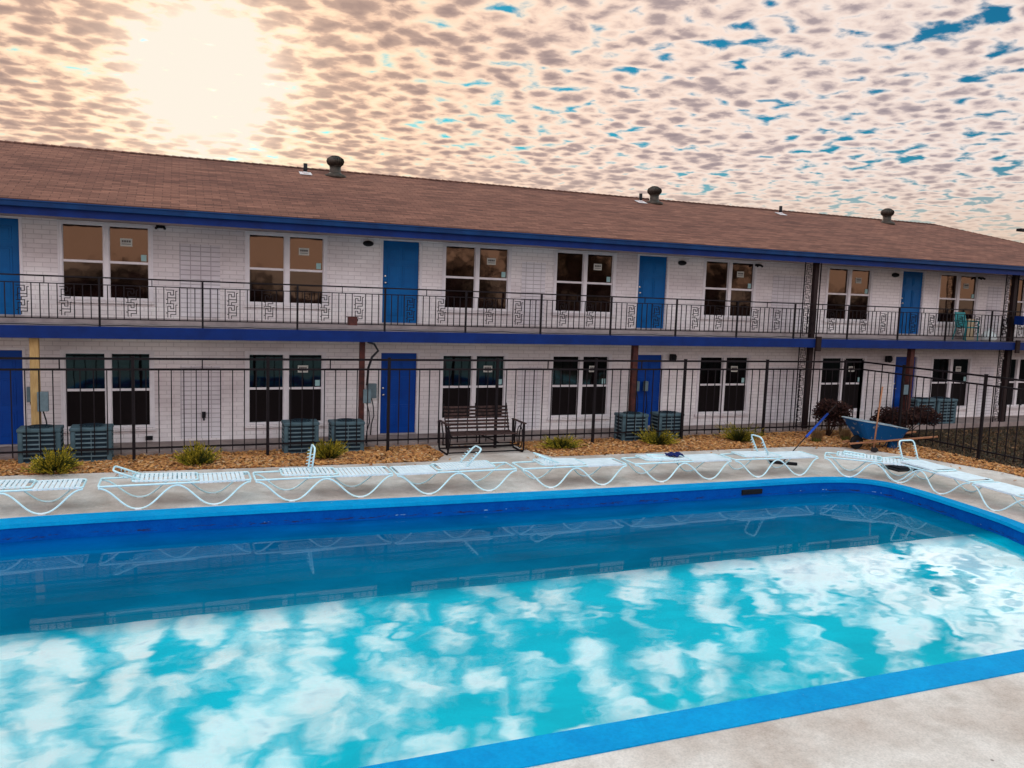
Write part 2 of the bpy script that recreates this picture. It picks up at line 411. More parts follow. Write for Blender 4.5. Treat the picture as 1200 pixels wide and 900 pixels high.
# ------------------------------------------------------------------ scatter stuff
def in_poly(x,y,poly):
    c=False; n=len(poly); j=n-1
    for i in range(n):
        if (poly[i][1]>y)!=(poly[j][1]>y) and x<(poly[j][0]-poly[i][0])*(y-poly[i][1])/(poly[j][1]-poly[i][1])+poly[i][0]: c=not c
        j=i
    return c
mb=MB(); cnt=0
while cnt<46000:
    if rng.random()<.72: x=rng.uniform(-6,18.5); y=rng.uniform(16.5,18.86)
    else: x=rng.uniform(16.2,18.5); y=rng.uniform(7,17.5)
    if in_poly(x,y,deck_pts) and rng.random()<.997: continue
    cnt+=1
    s=rng.uniform(.014,.034); a=rng.uniform(0,PI); t=rng.uniform(-.6,.6); l=s*rng.uniform(1,2.2)
    Mx=Matrix.Translation((x,y,DZ-.005+rng.random()**2*.045))@Matrix.Rotation(a,4,'Z')@Matrix.Rotation(t,4,'X')@Matrix.Rotation(rng.uniform(-.5,.5),4,'Y')
    vs=[Mx@Vector(p) for p in ((-l,-s,0),(l,-s*.6,0),(l*.7,s,.004),(-l*.8,s*.8,0),(-l*.7,-s*.5,.012),(l*.6,-s*.3,.014))]
    mb.add(vs,[(0,1,5,4),(1,2,5),(2,3,4,5),(3,0,4)])
tag(mb.build('wood_mulch',M['mulch']),kind='stuff',label='orange brown bark chips in the bed along the fence',cat='mulch')
mb=MB()
for i in range(26000):
    x=18.5+abs(rng.gauss(0,1))*6; y=rng.uniform(3,18.4)
    if x>32: continue
    h=rng.uniform(.03,.09); a=rng.uniform(0,2*PI); w=rng.uniform(.008,.02)
    dx,dy=math.cos(a)*w,math.sin(a)*w; lx,ly=rng.uniform(-.05,.05),rng.uniform(-.05,.05)
    z=DZ-.05
    mb.add([(x-dx,y-dy,z),(x+dx,y+dy,z),(x+lx,y+ly,z+h)],[(0,1,2)])
for i in range(5200):
    x=18.55+abs(rng.gauss(0,1))*5; y=rng.uniform(6,18.6)
    if x>32: continue
    s=rng.uniform(.025,.06); a=rng.uniform(0,PI)
    Mx=Matrix.Translation((x,y,DZ-.03+rng.random()*.03))@Matrix.Rotation(a,4,'Z')@Matrix.Rotation(rng.uniform(-.5,.5),4,'X')
    mb.add([Mx@Vector(p) for p in ((-s,0,0),(0,-s*.6,.01),(s,0,0),(0,s*.6,.01))],[(0,1,2,3)])
tag(mb.build('lawn_grass',M['grass']),kind='stuff',label='short dry green brown grass beyond the side fence',cat='grass')

# ------------------------------------------------------------------ motel
XL,XR=-14.,32.
WY=20.
bld=empty('motel_building',(9,20,0),'long two-storey white brick motel with blue doors, blue trim and a brown shingle roof','building')
def bpart(mb,name,mt,bevel=0,parent=None): return mb.build(name,mt,parent or bld,bevel=bevel)
W=[(-2.38,-.56),(1.42,3.22),(6.14,7.93),(9.22,11.0),(13.92,15.72),(18.41,20.2),(23.08,24.88),(26.3,28.08)]
Dr=[(-4.05,-3.1),(4.59,5.50),(11.76,12.67),(21.46,22.38),(29.0,29.9)]
W+= [(-8.1,-6.3)]; Dr+=[(-11.,-10.1)]
WW=1.79
UZ=2.66+.14
openings=[]
for a,b in W: openings+=[(a,a+WW,.34,2.04),(a,a+WW,3.17,4.80)]
for a,b in Dr: openings+=[(a,b,.02,2.05),(a,b,UZ,4.80)]
xsv=sorted({XL,XR}|{o[0] for o in openings}|{o[1] for o in openings})
zsv=sorted({-.1,4.9}|{o[2] for o in openings}|{o[3] for o in openings})
mb=MB()
for i in range(len(xsv)-1):
    for j in range(len(zsv)-1):
        x=(xsv[i]+xsv[i+1])/2; z=(zsv[j]+zsv[j+1])/2
        if any(o[0]<x<o[1] and o[2]<z<o[3] for o in openings): continue
        mb.quad((xsv[i],WY,zsv[j]),(xsv[i+1],WY,zsv[j]),(xsv[i+1],WY,zsv[j+1]),(xsv[i],WY,zsv[j+1]))
for o in openings:
    a,b,c,d=o; Yb=WY+.14
    mb.quad((a,WY,c),(a,WY,d),(a,Yb,d),(a,Yb,c)); mb.quad((b,WY,c),(b,Yb,c),(b,Yb,d),(b,WY,d))
    mb.quad((a,WY,d),(b,WY,d),(b,Yb,d),(a,Yb,d)); mb.quad((a,WY,c),(a,Yb,c),(b,Yb,c),(b,WY,c))
mb.quad((XL,WY,-.1),(XL,WY,4.9),(XL,28,4.9),(XL,28,-.1)); mb.quad((XR,WY,-.1),(XR,28,-.1),(XR,28,4.9),(XR,WY,4.9))
mb.quad((XL,28,-.1),(XL,28,4.9),(XR,28,4.9),(XR,28,-.1))
bpart(mb,'wall',M['brick'])
# stack-bond block panels between the window pairs
for a,b in ((-.02,.84),(8.27,8.94),(16.36,17.6),(25.34,26.0)):
    for z0,z1 in ((.05,1.72),(UZ+.02,4.46)):
        mb=MB().box(a,b,WY-.012,WY+.01,z0,z1); bpart(mb,'block_panel',M['panel'])

# window prototype in local coordinates, origin bottom left at wall face
def make_window(up,withst,frame_mt):
    H=1.63 if up else 1.70
    t=.05
    f=MB()
    y0,y1=-.018,.10
    for x0,x1 in ((0,t),(WW-t,WW),(WW/2-.055,WW/2+.055)): f.box(x0,x1,y0,y1,0,H)
    for a,b in ((t,WW/2-.055),(WW/2+.055,WW-t)):
        f.box(a,b,y0,y1,H-t,H); f.box(a,b,y0,y1,0,t); f.box(a,b,y0+.03,y1,H/2-.026,H/2+.026)
        # inner sash lines
        for u0,u1 in ((a,a+.018),(b-.018,b)): f.box(u0,u1,.02,y1,t,H/2-.026); f.box(u0,u1,.03,y1,H/2+.026,H-t)
    o=f.build('window',M['frame_white'],None,local=True)
    s=MB().box(-.06,WW+.06,-.06,-.001,-.075,-.004); ch=[s.build('sill',M['brick'],o,local=True)]
    # thin storm trim round the frame
    s=MB(); s.box(-.035,-.003,-.02,-.002,0,H+.03); s.box(WW+.003,WW+.035,-.02,-.002,0,H+.03); s.box(-.003,WW+.003,-.02,-.002,H+.003,H+.03)
    ch.append(s.build('trim',M['frame_white'],o,local=True))
    p=MB()
    for a,b in ((t,WW/2-.055),(WW/2+.055,WW-t)):
        p.quad((a,.055,H/2+.026),(b,.055,H/2+.026),(b,.055,H-t),(a,.055,H-t))
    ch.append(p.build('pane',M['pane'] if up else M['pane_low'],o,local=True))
    p=MB()
    for a,b in ((t,WW/2-.055),(WW/2+.055,WW-t)):
        p.quad((a,.045,t),(b,.045,t),(b,.045,H/2-.026),(a,.045,H/2-.026))
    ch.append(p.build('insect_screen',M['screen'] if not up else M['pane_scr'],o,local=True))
    if withst:
        a=WW/2+.055+.22; z=H*.72
        s=MB().box(a,a+.24,.046,.053,z,z+.17); ch.append(s.build('sticker',M['sticker'],o,local=True))
        s=MB()
        for k in range(4): s.box(a+.03+k*.047,a+.03+k*.047+.036,.040,.045,z+.085,z+.13)
        s.box(a+.03,a+.21,.040,.045,z+.04,z+.055)
        ch.append(s.build('sticker_print',M['print'],o,local=True))
        s=MB().box(WW-t-.16,WW-t-.05,.046,.053,H/2+.05,H/2+.19); ch.append(s.build('small_sticker',M['sticker_teal'],o,local=True))
    KID[o.name]=ch
    return o
M['pane_scr']=glass('screened lower glass',(.012,.005,.005),(.9,.68,.55),.06)
wu=make_window(True,True,None); wl=make_window(False,True,None); wl0=make_window(False,False,None)
first={id(wu):1,id(wl):1,id(wl0):1}
def place(proto,x,z):
    o=proto if first.pop(id(proto),None) else copy_tree(proto)
    o.parent=bld; o.location=(x-9,0,z); return o
for i,(a,b) in enumerate(W):
    place(wu,a,3.17)
    place(wl0 if i in (0,7,8) else wl,a,.34)

def make_door(up):
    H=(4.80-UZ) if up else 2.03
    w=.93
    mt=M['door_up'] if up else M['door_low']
    d=MB().box(.0,w,.05,.10,0,H)
    for cx in (.13,.50):
        for z0,z1 in ((.18,.72),(.84,1.42),(1.54,1.84)):
            d.box(cx,cx+.29,.034,.05,z0,z1); 
            d.box(cx+.045,cx+.245,.022,.034,z0+.045,z1-.045)
    o=d.build('door',mt,None,local=True,bevel=.004)
    f=MB(); f.box(-.06,.0,-.02,.10,0,H+.0); f.box(w,w+.06,-.02,.10,0,H); f.box(-.06,w+.06,-.02,.10,H,H+.055)
    ch=[f.build('door_frame',M['frame_white'],o,local=True)]
    k=MB().lathe([(.0,0),(.022,.0),(.022,.02),(.012,.03),(.030,.05),(.030,.07),(.01,.085)],(0,0,0),12)
    k.v=[(x+.07,.036-z,y+.98) for x,y,z in k.v]
    k2=MB().lathe([(.0,0),(.028,.0),(.028,.02),(.01,.025)],(0,0,0),12); k2.v=[(x+.07,.036-z,y+1.14) for x,y,z in k2.v]
    k.add(k2.v,k2.f,True)
    ch.append(k.build('handle',M['chrome'],o,local=True))
    s=MB().box(0,w,-.03,.10,-.03,-.001); ch.append(s.build('threshold',M['slab_concrete'],o,local=True))
    KID[o.name]=ch
    return o
du=make_door(True); dl=make_door(False); first[id(du)]=1; first[id(dl)]=1
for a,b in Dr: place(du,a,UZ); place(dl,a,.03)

# porch, balcony slab, soffits
FY=18.87
mb=MB().box(XL,XR,FY,WY-.0,-.35,0.0); bpart(mb,'porch_slab',M['porch_concrete'],.01)
mb=MB().box(XL,XR,18.72,WY-.002,2.44,2.655); bpart(mb,'balcony_slab',M['slab_concrete'])
mb=MB().box(XL,XR,18.66,18.72,2.40,2.65); bpart(mb,'balcony_fascia',M['trim_blue'],.004)
# kerb strip of concrete behind the doors' sills
mb=MB().box(XL,XR,WY-.06,WY-.003,2.656,2.79); bpart(mb,'wall_kerb',M['slab_concrete'])
# roof
EY=18.55; EZ=5.10; RY=24.; RZ=6.90; RXR=27.1; RXL=-9.
b_=28+ .9
roof=empty('x',(0,0,0),None,None); bpy.data.objects.remove(roof)
def roof_pt(x,y): return EZ+(y-EY)*(RZ-EZ)/(RY-EY)
sl=(RZ-EZ)/(RY-EY)
YB=RY+(RY-EY)
xr=RXR+(RY-EY); xl=RXL-(RY-EY)
mb=MB()
c1,c2,c3,c4=(xl,EY,EZ),(xr,EY,EZ),(xr,YB,EZ),(xl,YB,EZ); r1,r2=(RXL,RY,RZ),(RXR,RY,RZ)
mb.quad(c1,c2,r2,r1); mb.add([c2,c3,r2],[(0,1,2)]); mb.quad(c3,c4,r1,r2); mb.add([c4,c1,r1],[(0,1,2)])
dn=lambda p:(p[0],p[1],p[2]-.03)
for a,b in ((c1,c2),(c2,c3),(c3,c4),(c4,c1)): mb.quad(dn(a),dn(b),b,a)
roof=bpart(mb,'roof',M['shingle'])
# ridge caps
mb=MB()
def capline(a,b):
    a=Vector(a); b=Vector(b); n=int((b-a).length/.2); d=(b-a).normalized(); s=d.cross(Vector((0,0,1))).normalized()
    for i in range(n):
        p=a+(b-a)*i/n; q=a+(b-a)*(i+1.25)/n
        up=Vector((0,0,.018)); dnn=Vector((0,0,-.035))
        mb.quad(p-s*.13+dnn+up,q-s*.13+dnn,q+Vector((0,0,.012)),p+up*1.6); mb.quad(p+up*1.6,q+Vector((0,0,.012)),q+s*.13+dnn,p+s*.13+dnn+up)
capline(r1,r2); capline(r2,c2)
bpart(mb,'ridge_cap',M['shingle'],parent=roof)
mb=MB().box(xl,xr,EY-.09,EY-.002,EZ-.15,EZ-.035); mb.box(xl,xr,EY-.105,EY-.088,EZ-.055,EZ-.025)
bpart(mb,'gutter',M['gutter_blue'],.008)
mb=MB().box(xl,xr,EY+.0,EY+.03,EZ-.30,EZ-.033); bpart(mb,'fascia_board',M['trim_blue'])
mb=MB().box(xl,xr,EY+.031,WY+.0,4.84,4.875); bpart(mb,'soffit',M['soffit'])
mb=MB().box(xr-.03,xr,EY+.031,YB,EZ-.30,EZ-.033); mb.box(xl,xl+.03,EY+.031,YB,EZ-.3,EZ-.033); mb.box(xl,xr,YB-.0,YB+.03,EZ-.3,EZ-.033)
bpart(mb,'fascia_board',M['trim_blue'])

# roof turbines and pipes
def turbine(x,y,s=1):
    z=roof_pt(x,y)
    base=MB(); base.lathe([(.30*s,-.10),(.30*s,-.0),(.17*s,.05),(.155*s,.09),(.155*s,.24*s)],(x,y,z),20)
    o=bpart(base,'roof_ventilator',M['galv'])
    c=MB(); n=22; zc=z+.24*s
    c.lathe([(.165*s,0),(.17*s,.02)],(x,y,zc),20)
    prof=[(.17,.02),(.225,.07),(.245,.14),(.22,.21),(.14,.26)]
    for k in range(n):
        a0=2*PI*k/n; a1=a0+.42
        vs=[]
        for r,zz in prof:
            vs+= [(x+r*s*math.cos(a0),y+r*s*math.sin(a0),zc+zz*s),(x+r*.9*s*math.cos(a1),y+r*.9*s*math.sin(a1),zc+zz*s)]
        c.add(vs,[(2*i,2*i+1,2*i+3,2*i+2) for i in range(4)],True)
    c.lathe([(.15*s,.255*s),(.10*s,.285*s),(.02*s,.30*s)],(x,y,zc),20)
    c.lathe([(.19*s,.03),(.20*s,.14),(.17*s,.22)],(x,y,zc),20)
    bpart(c,'ventilator_head',M['galv'],parent=o)
turbine(3.98,23.35,1.0); turbine(14.22,23.45,.98); turbine(24.2,23.5,.98)
for x,y in ((3.16,23.25),(13.66,23.35),(19.25,23.4)):
    z=roof_pt(x,y)
    o=bpart(MB().tube([(x,y,z-.05),(x,y,z+.27)],.055,12),'vent_pipe',M['black_plastic'])
    f=MB().lathe([(.10,.0),(.085,.04),(.06,.06)],(x,y,z-.01),14)
    f.quad((x-.16,y-.2,z-.06+.012),(x+.16,y-.2,z-.06+.012),(x+.16,y+.12,z+.05+.012),(x-.16,y+.12,z+.05+.012))
    bpart(f,'flashing',M['flash'],parent=o)

# posts
def post(x,z0,z1,mt,w=.075,y=18.95):
    return bpart(MB().box(x-w,x+w,y-w*.9,y+w*.9,z0,z1),'post',mt,.006)
post(-2.74,0,2.44,M['timber'],.082); post(3.90,0,2.44,M['rust_post'],.06); post(11.15,0,2.44,M['rust_post'],.075); post(20.95,0,2.44,M['rust_post'],.085)
# paired full-height posts with scroll lattice
def scroll(mb,cx,y,z0,z1,w,r=.008):
    """greek key meander between z0 and z1"""
    n=max(1,round((z1-z0)/.30)); h=(z1-z0)/n
    for k in range(n):
        b=z0+k*h; P=lambda u,t:(cx+u*w,y,b+t*h)
        for path in ([(-1,.98),(.35,.98),(.35,.62),(-.2,.62),(-.2,.80)],[(-.75,.0),(-.75,.80),(-.2,.80)],[(-.75,.42),(.75,.42),(.75,.9)],[(-.2,.0),(-.2,.2),(.75,.2),(.75,.42)],[(.75,.9),(1,.9)],[(-1,.3),(-.75,.3)]):
            pts=[P(u,t) for u,t in path]
            for a,c in zip(pts,pts[1:]):
                x0,x1=sorted((a[0],c[0])); zz0,zz1=sorted((a[2],c[2]))
                mb.box(x0-r,x1+r,y-r,y+r,zz0-r,zz1+r)
for xc in (17.0,25.2):
    for z0,z1 in ((0,2.44),(2.66,4.84)):
        post(xc,z0,z1,M['dark_post'],.07)
        mb=MB(); mb.box(xc-.40,xc-.38,18.935,18.965,z0,z1); mb.box(xc+.17,xc+.195,18.935,18.965,z0,z1)
        scroll(mb,xc-.24,18.95,z0+.05,z1-.05,.11,.006)
        bpart(mb,'post_lattice',M['black_iron'])
    bpart(MB().box(xc-.085,xc+.085,18.60,18.657,2.30,2.72),'post_bracket',M['dark_post'])

# balcony railing
rail=bpart((lambda m:(m.box(XL,XR,18.70,18.735,3.625,3.655),m.box(XL,XR,18.705,18.73,3.485,3.505),m.box(XL,XR,18.705,18.73,2.79,2.812),m)[-1])(MB()),'balcony_railing',M['black_iron'])
pitch=1.965; x0=-1.53-pitch*6
k=0
while x0+k*pitch<XR-.1:
    xp=x0+k*pitch
    bpart(MB().box(xp-.02,xp+.02,18.697,18.738,2.60,3.624),'railing_post',M['black_iron'],parent=rail)
    m1=MB(); s=pitch/13
    for i in range(1,13):
        if i in (4,9): continue
        xb=xp+i*s
        if xb<XR: m1.box(xb-.009,xb+.009,18.709,18.727,2.812,3.484)
    m1.box(xp+pitch/2-.008,xp+pitch/2+.008,18.709,18.727,3.506,3.624)
    bpart(m1,'baluster_panel',M['black_iron'],parent=rail)
    for i in (4,9):
        xb=xp+i*s
        if xb<XR: 
            m1=MB(); scroll(m1,xb,18.718,2.87,3.44,.105,.0075)
            bpart(m1,'scroll_ornament',M['black_iron'],parent=rail)
    k+=1
# loose cable along the slab edge
pts=[]
x=-6.
while x<27:
    pts.append((x,18.69+rng.uniform(-.01,.01),2.668+max(0,rng.gauss(0,.012)))); x+=.35
bpart(MB().tube(pts,.009,5),'cable',M['black_plastic'])

# wall lamps, electrical boxes
for x,z in ((4.22,4.70),(13.14,4.66),(21.12,4.66)):
    o=bpart(MB().lathe([(.0,0),(.13,0),(.13,.03),(.11,.05),(.10,.10),(.05,.13),(.0,.135)],(0,0,0),16),'wall_lamp',M['black_plastic'])
    o.parent=bld; o.location=(x-9,-.0,z); 
    for v in o.data.vertices: v.co=Vector((v.co.x+9,-(v.co.z),(v.co.y+20)*.55))
for x,z in ((12.97,2.0),(21.07,2.0)):
    o=bpart(MB().box(x-.07,x+.07,19.90,19.998,z-.12,z+.08),'wall_lamp',M['black_plastic'],.02)
    bpart(MB().lathe([(.03,-.13),(.08,-.06),(.085,.03),(.05,.09)],(x,19.86,z),14),'lamp_shade',M['black_plastic'],parent=o)
for x,z in ((-.40,4.80),(15.75,4.72),(24.9,4.72)):
    bpart(MB().box(x-.09,x+.09,19.93,19.998,z-.03,z+.03).tube([(x-.06,19.93,z),(x-.09,19.86,z-.04)],.03,8).tube([(x+.06,19.93,z),(x+.09,19.86,z-.04)],.03,8),'floodlight',M['black_plastic'])
for x,y,z,w,hh in ((-2.60,18.86,1.10,.10,.20),(-2.98,19.9,1.12,.06,.16),(4.02,18.9,1.12,.09,.16),(4.35,19.93,1.12,.12,.18),(11.83,19.90,1.18,.07,.14),(12.12,19.9,1.18,.06,.14),(20.75,18.86,1.12,.12,.15)):
    o=bpart(MB().box(x-w,x+w,y-.05,y+.05,z-hh,z+hh),'electrical_box',M['elec'],.012)
    bpart(MB().tube([(x,y,z-hh),(x+.05,y-.01,z-hh-.2),(x+.07,y,z-hh-.45),(x+.02,y+.02,.3),(x,y+.02,.01)],.014,6),'conduit',M['black_plastic'],parent=o)
bpart(MB().tube([(3.97,18.70,2.40),(4.12,18.68,2.36),(4.22,18.7,2.2),(4.08,18.7,2.05),(4.0,18.7,1.8),(3.98,18.72,1.4)],.028,8),'cable',M['black_plastic'])
for x,z in ((.48,.60),(27.4,.5)):
    bpart(MB().box(x-.04,x+.04,19.93,19.99,z-.07,z+.07).tube([(x,19.95,z-.05),(x,19.9,z-.12)],.02,8),'water_tap',M['black_plastic'])
bpart(MB().box(-.75,-.60,19.94,19.987,.05,.14),'low_vent',M['black_plastic'])
# blue walkway beam end meeting the corner post
bpart(MB().box(24.95,27.6,18.35,18.655,3.22,3.50),'blue_beam',M['trim_blue'],.01)
bpart(MB().box(25.0,27.6,17.9,18.34,3.42,3.50),'blue_shelf',M['trim_blue'],.01)

# small things on the balcony
o=MB().box(3.50,3.70,18.55,18.69,2.78,2.96).box(3.47,3.73,18.54,18.70,2.96,2.975).build('metal_box',M['rust_post'],bevel=.006)
tag(o,'small dark red box hung low on the balcony railing left of the middle door','box')

ch=empty('plastic_chair',(23.55,19.2,2.66),'teal plastic chair on the balcony beside the rightmost windows','chair')
MB().box(-.24,.24,-.22,.24,.40,.44).build('seat',M['teal_plastic'],ch,local=True,bevel=.02)
MB().add([(-.24,.20,.42),(.24,.20,.42),(.24,.30,.90),(-.24,.30,.90),(-.24,.24,.42),(.24,.24,.42),(.24,.335,.90),(-.24,.335,.90)],[(0,1,2,3),(5,4,7,6),(3,2,6,7),(0,3,7,4),(1,5,6,2)]) 
b=MB(); b.add([(-.24,.20,.42),(.24,.20,.42),(.22,.30,.90),(-.22,.30,.90),(-.24,.24,.42),(.24,.24,.42),(.22,.335,.90),(-.22,.335,.90)],[(0,1,2,3),(5,4,7,6),(3,2,6,7),(0,3,7,4),(1,5,6,2)])
b.build('backrest',M['teal_plastic'],ch,local=True)
for sx in (-1,1):
    MB().box(sx*.27-.03,sx*.27+.03,-.2,.26,.60,.64).tube([(sx*.27,-.18,.62),(sx*.27,-.2,.0)],.022,6).build('armrest',M['teal_plastic'],ch,local=True)
    MB().tube([(sx*.22,.22,.42),(sx*.25,.30,.0)],.022,6).build('leg',M['teal_plastic'],ch,local=True)
o=MB().box(23.96,24.34,19.55,19.62,2.66,3.35).build('leaning_board',M['tan'],bevel=.01)
tag(o,'tan board leaning on the balcony wall beside the teal chair','board')
b=MB()
pr=[(0,0),(.17,.0),(.24,.08),(.22,.2),(.12,.30),(.05,.34),(.07,.40),(.0,.42)]
b.lathe(pr,(24.45,19.1,2.66),9)
b.v=[(x+.03*math.sin(z*31+y*9),y+.03*math.cos(z*23+x*7),z) for x,y,z in b.v]
tag(b.build('plastic_bag',M['white_bag']),'white plastic bag on the balcony floor next to the tan board','bag')

# ------------------------------------------------------------------ AC condensers
def make_ac():
    e=empty('air_conditioner',(0,0,0),'x','air conditioner','grey condenser units along the porch')
    w,d,h=.36,.235,.72
    MB().box(-w+.03,w-.03,-d+.03,d-.03,.03,h-.06).build('coil',M['ac_dark'],e,local=True)
    f=MB()
    for sx in (-1,1):
        for sy in (-1,1): f.box(sx*w-(.09 if sx>0 else 0),sx*w+(.09 if sx<0 else 0),sy*d-(.09 if sy>0 else 0),sy*d+(.09 if sy<0 else 0),.0,h-.08)
    f.box(-w,w,-d,d,.0,.05)
    f.box(-w-.012,w+.012,-d-.012,d+.012,h-.08,h)
    f.build('cabinet',M['ac_metal'],e,local=True,bevel=.02)
    l=MB()
    for z in [.12+.09*i for i in range(6)]:
        l.box(-w+.09,w-.09,-d-.006,-d+.012,z,z+.028); l.box(-w-.006,-w+.012,-d+.09,d-.09,z,z+.028); l.box(w-.012,w+.006,-d+.09,d-.09,z,z+.028)
    for x in (.0,): l.box(x-.006,x+.006,-d-.004,-d+.01,.05,h-.08)
    l.build('louvre_grille',M['ac_line'],e,local=True)
    g=MB()
    for r in (.06,.12,.18,.215): g.tube([(r*math.cos(a*PI/10),r*math.sin(a*PI/10),h+.012+.02*(1-r/.3)) for a in range(20)],.006,4,closed=True)
    for a in range(8): g.tube([(0,0,h+.03),(.22*math.cos(a*PI/4),.22*math.sin(a*PI/4),h+.008)],.006,4)
    g.build('fan_guard',M['ac_dark'],e,local=True)
    return e
ac=make_ac()
acs=[(-2.62,18.62,'leftmost condenser unit, beside the bare timber post',1),(-1.70,18.62,'condenser unit under the left lower window, beside the leftmost unit',1),
 (2.47,18.62,'condenser unit under the right edge of the second lower window',1),(3.50,18.62,'condenser unit directly left of the slim red brown post',.98),
 (10.96,18.62,'condenser unit just left of the post before the third lower door',1.0),(12.05,18.62,'condenser unit in front of the third lower door, right of the red brown post',1.0),
 (21.75,19.15,'condenser unit behind the shrub near the fourth lower door',1.1),(22.65,19.15,'rightmost condenser unit, below the far right lower windows',1.1)]
for i,(x,y,lb,s) in enumerate(acs):
    o=ac if i==0 else copy_tree(ac)
    o.location=(x,y,DZ if y<19 else .002); o.scale=(s*1.05,s,s); o['label']=lb

# ------------------------------------------------------------------ pool fence
fence=empty('pool_fence',(0,18.5,DZ),'black iron picket fence with double top rail between pool and motel','fence')
def fence_run(a,b,posts,frac_ok=True):
    a=Vector(a); b=Vector(b)
    d=(b-a).normalized(); nrm=Vector((-d.y,d.x,0)); ang=math.atan2(d.y,d.x)
    for i in range(len(posts)-1):
        p0=a+d*posts[i]; p1=a+d*posts[i+1]; Lb=(p1-p0).length
        Mx=Matrix.Translation(p0)@Matrix.Rotation(ang,4,'Z')
        m=MB()
        m.box(.031,Lb-.031,-.022,.022,2.00,2.045,Mx); m.box(.031,Lb-.031,-.022,.022,1.785,1.825,Mx); m.box(.031,Lb-.031,-.02,.02,.155,.19,Mx)
        n=max(2,round(Lb/.235))
        for k in range(1,n):
            x=Lb*k/n; m.box(x-.010,x+.010,-.010,.010,.06,1.785,Mx)
        x=Lb/2; m.box(x-.012,x+.012,-.010,.010,1.825,2.0,Mx)
        m.build('picket_panel',M['black_iron'],fence)
    for s in posts:
        p=a+d*s
        Mx=Matrix.Translation(p)@Matrix.Rotation(ang,4,'Z')
        MB().box(-.03,.03,-.03,.03,-.14,2.06,Mx).box(-.035,.035,-.035,.035,2.06,2.075,Mx).build('post',M['black_iron'],fence)
xs=[-11.5,-8.85,-6.2,-3.55,-.91,1.74,4.40,7.04,9.69,12.34,15.0,17.78,18.4]
fence_run((-11.5,18.33,0),(18.4,18.33,0),[x+11.5 for x in xs])
fence_run((18.4,18.33,0),(18.4,2,0),[0,1.5,3.99,6.8,9.4,12.0,14.6])

# ------------------------------------------------------------------ glider bench
bn_=empty('glider_bench',(6.55,17.95,DZ),'dark slatted metal glider bench standing on the concrete pad before the fence','bench')
hw=.93
s=MB()
for i in range(6):
    y=-.22+i*.085; s.box(-hw+.12,hw-.12,y,y+.055,.40+.012*abs(i-2.5),.425+.012*abs(i-2.5))
s.build('seat',M['bench'] if 'bench' in M else M['rust_post'],bn_,local=True)
M['bench']=simple('worn bench slats',(.085,.045,.04),.55,0,.5,14,c2=(.02,.013,.013))
s=MB()
for i in range(7):
    z=.50+i*.078; y=.28+i*.030; s.box(-hw+.12,hw-.12,y,y+.018,z,z+.05)
s.build('backrest',M['bench'],bn_,local=True)
s=MB()
for x in (-hw+.14,0,hw-.14):
    s.tube([(x,-.24,.40),(x,.2,.39),(x,.29,.45),(x,.50,1.08)],.016,6)
s.build('seat_frame',M['black_iron'],bn_,local=True)
for sx in (-1,1):
    s=MB(); x=sx*hw
    s.tube([(x,-.34,.70),(x,-.36,.62),(x,-.36,.08),(x,-.30,.02),(x,.28,.02),(x,.34,.08),(x,.36,.62),(x,.36,.70)],.022,8)
    s.tube([(x,-.18,.68),(x-sx*.03,-.14,.40),(x-sx*.03,-.14,.15)],.018,6); s.tube([(x,.18,.68),(x-sx*.03,.14,.40),(x-sx*.03,.14,.15)],.018,6)
    for ring_y in (-.2,): s.tube([(x-sx*.04,ring_y+.17*math.cos(a*PI/9),.36+.26*math.sin(a*PI/9)) for a in range(18)],.014,6,closed=True)
    s.build('side_frame',M['black_iron'],bn_,local=True)
    MB().box(x-.035,x+.035,-.42,.38,.69,.72).build('armrest',M['bench'],bn_,local=True,bevel=.008)
s=MB(); s.tube([(-hw,-.30,.05),(hw,-.30,.05)],.018,6).tube([(-hw,.30,.05),(hw,.30,.05)],.018,6).tube([(-hw+.03,-.14,.16),(hw-.03,-.14,.16)],.016,6).tube([(-hw+.03,.14,.16),(hw-.03,.14,.16)],.016,6).tube([(0,.14,.16),(0,.14,.4)],.02,6).tube([(0,.14,.38),(.5,.14,.17)],.014,6)
s.build('base_rail',M['black_iron'],bn_,local=True)
kids_seat=[c for c in bn_.children if c.name.startswith('seat') and 'frame' not in c.name]
for c in kids_seat: c.data.materials[0]=M['bench']

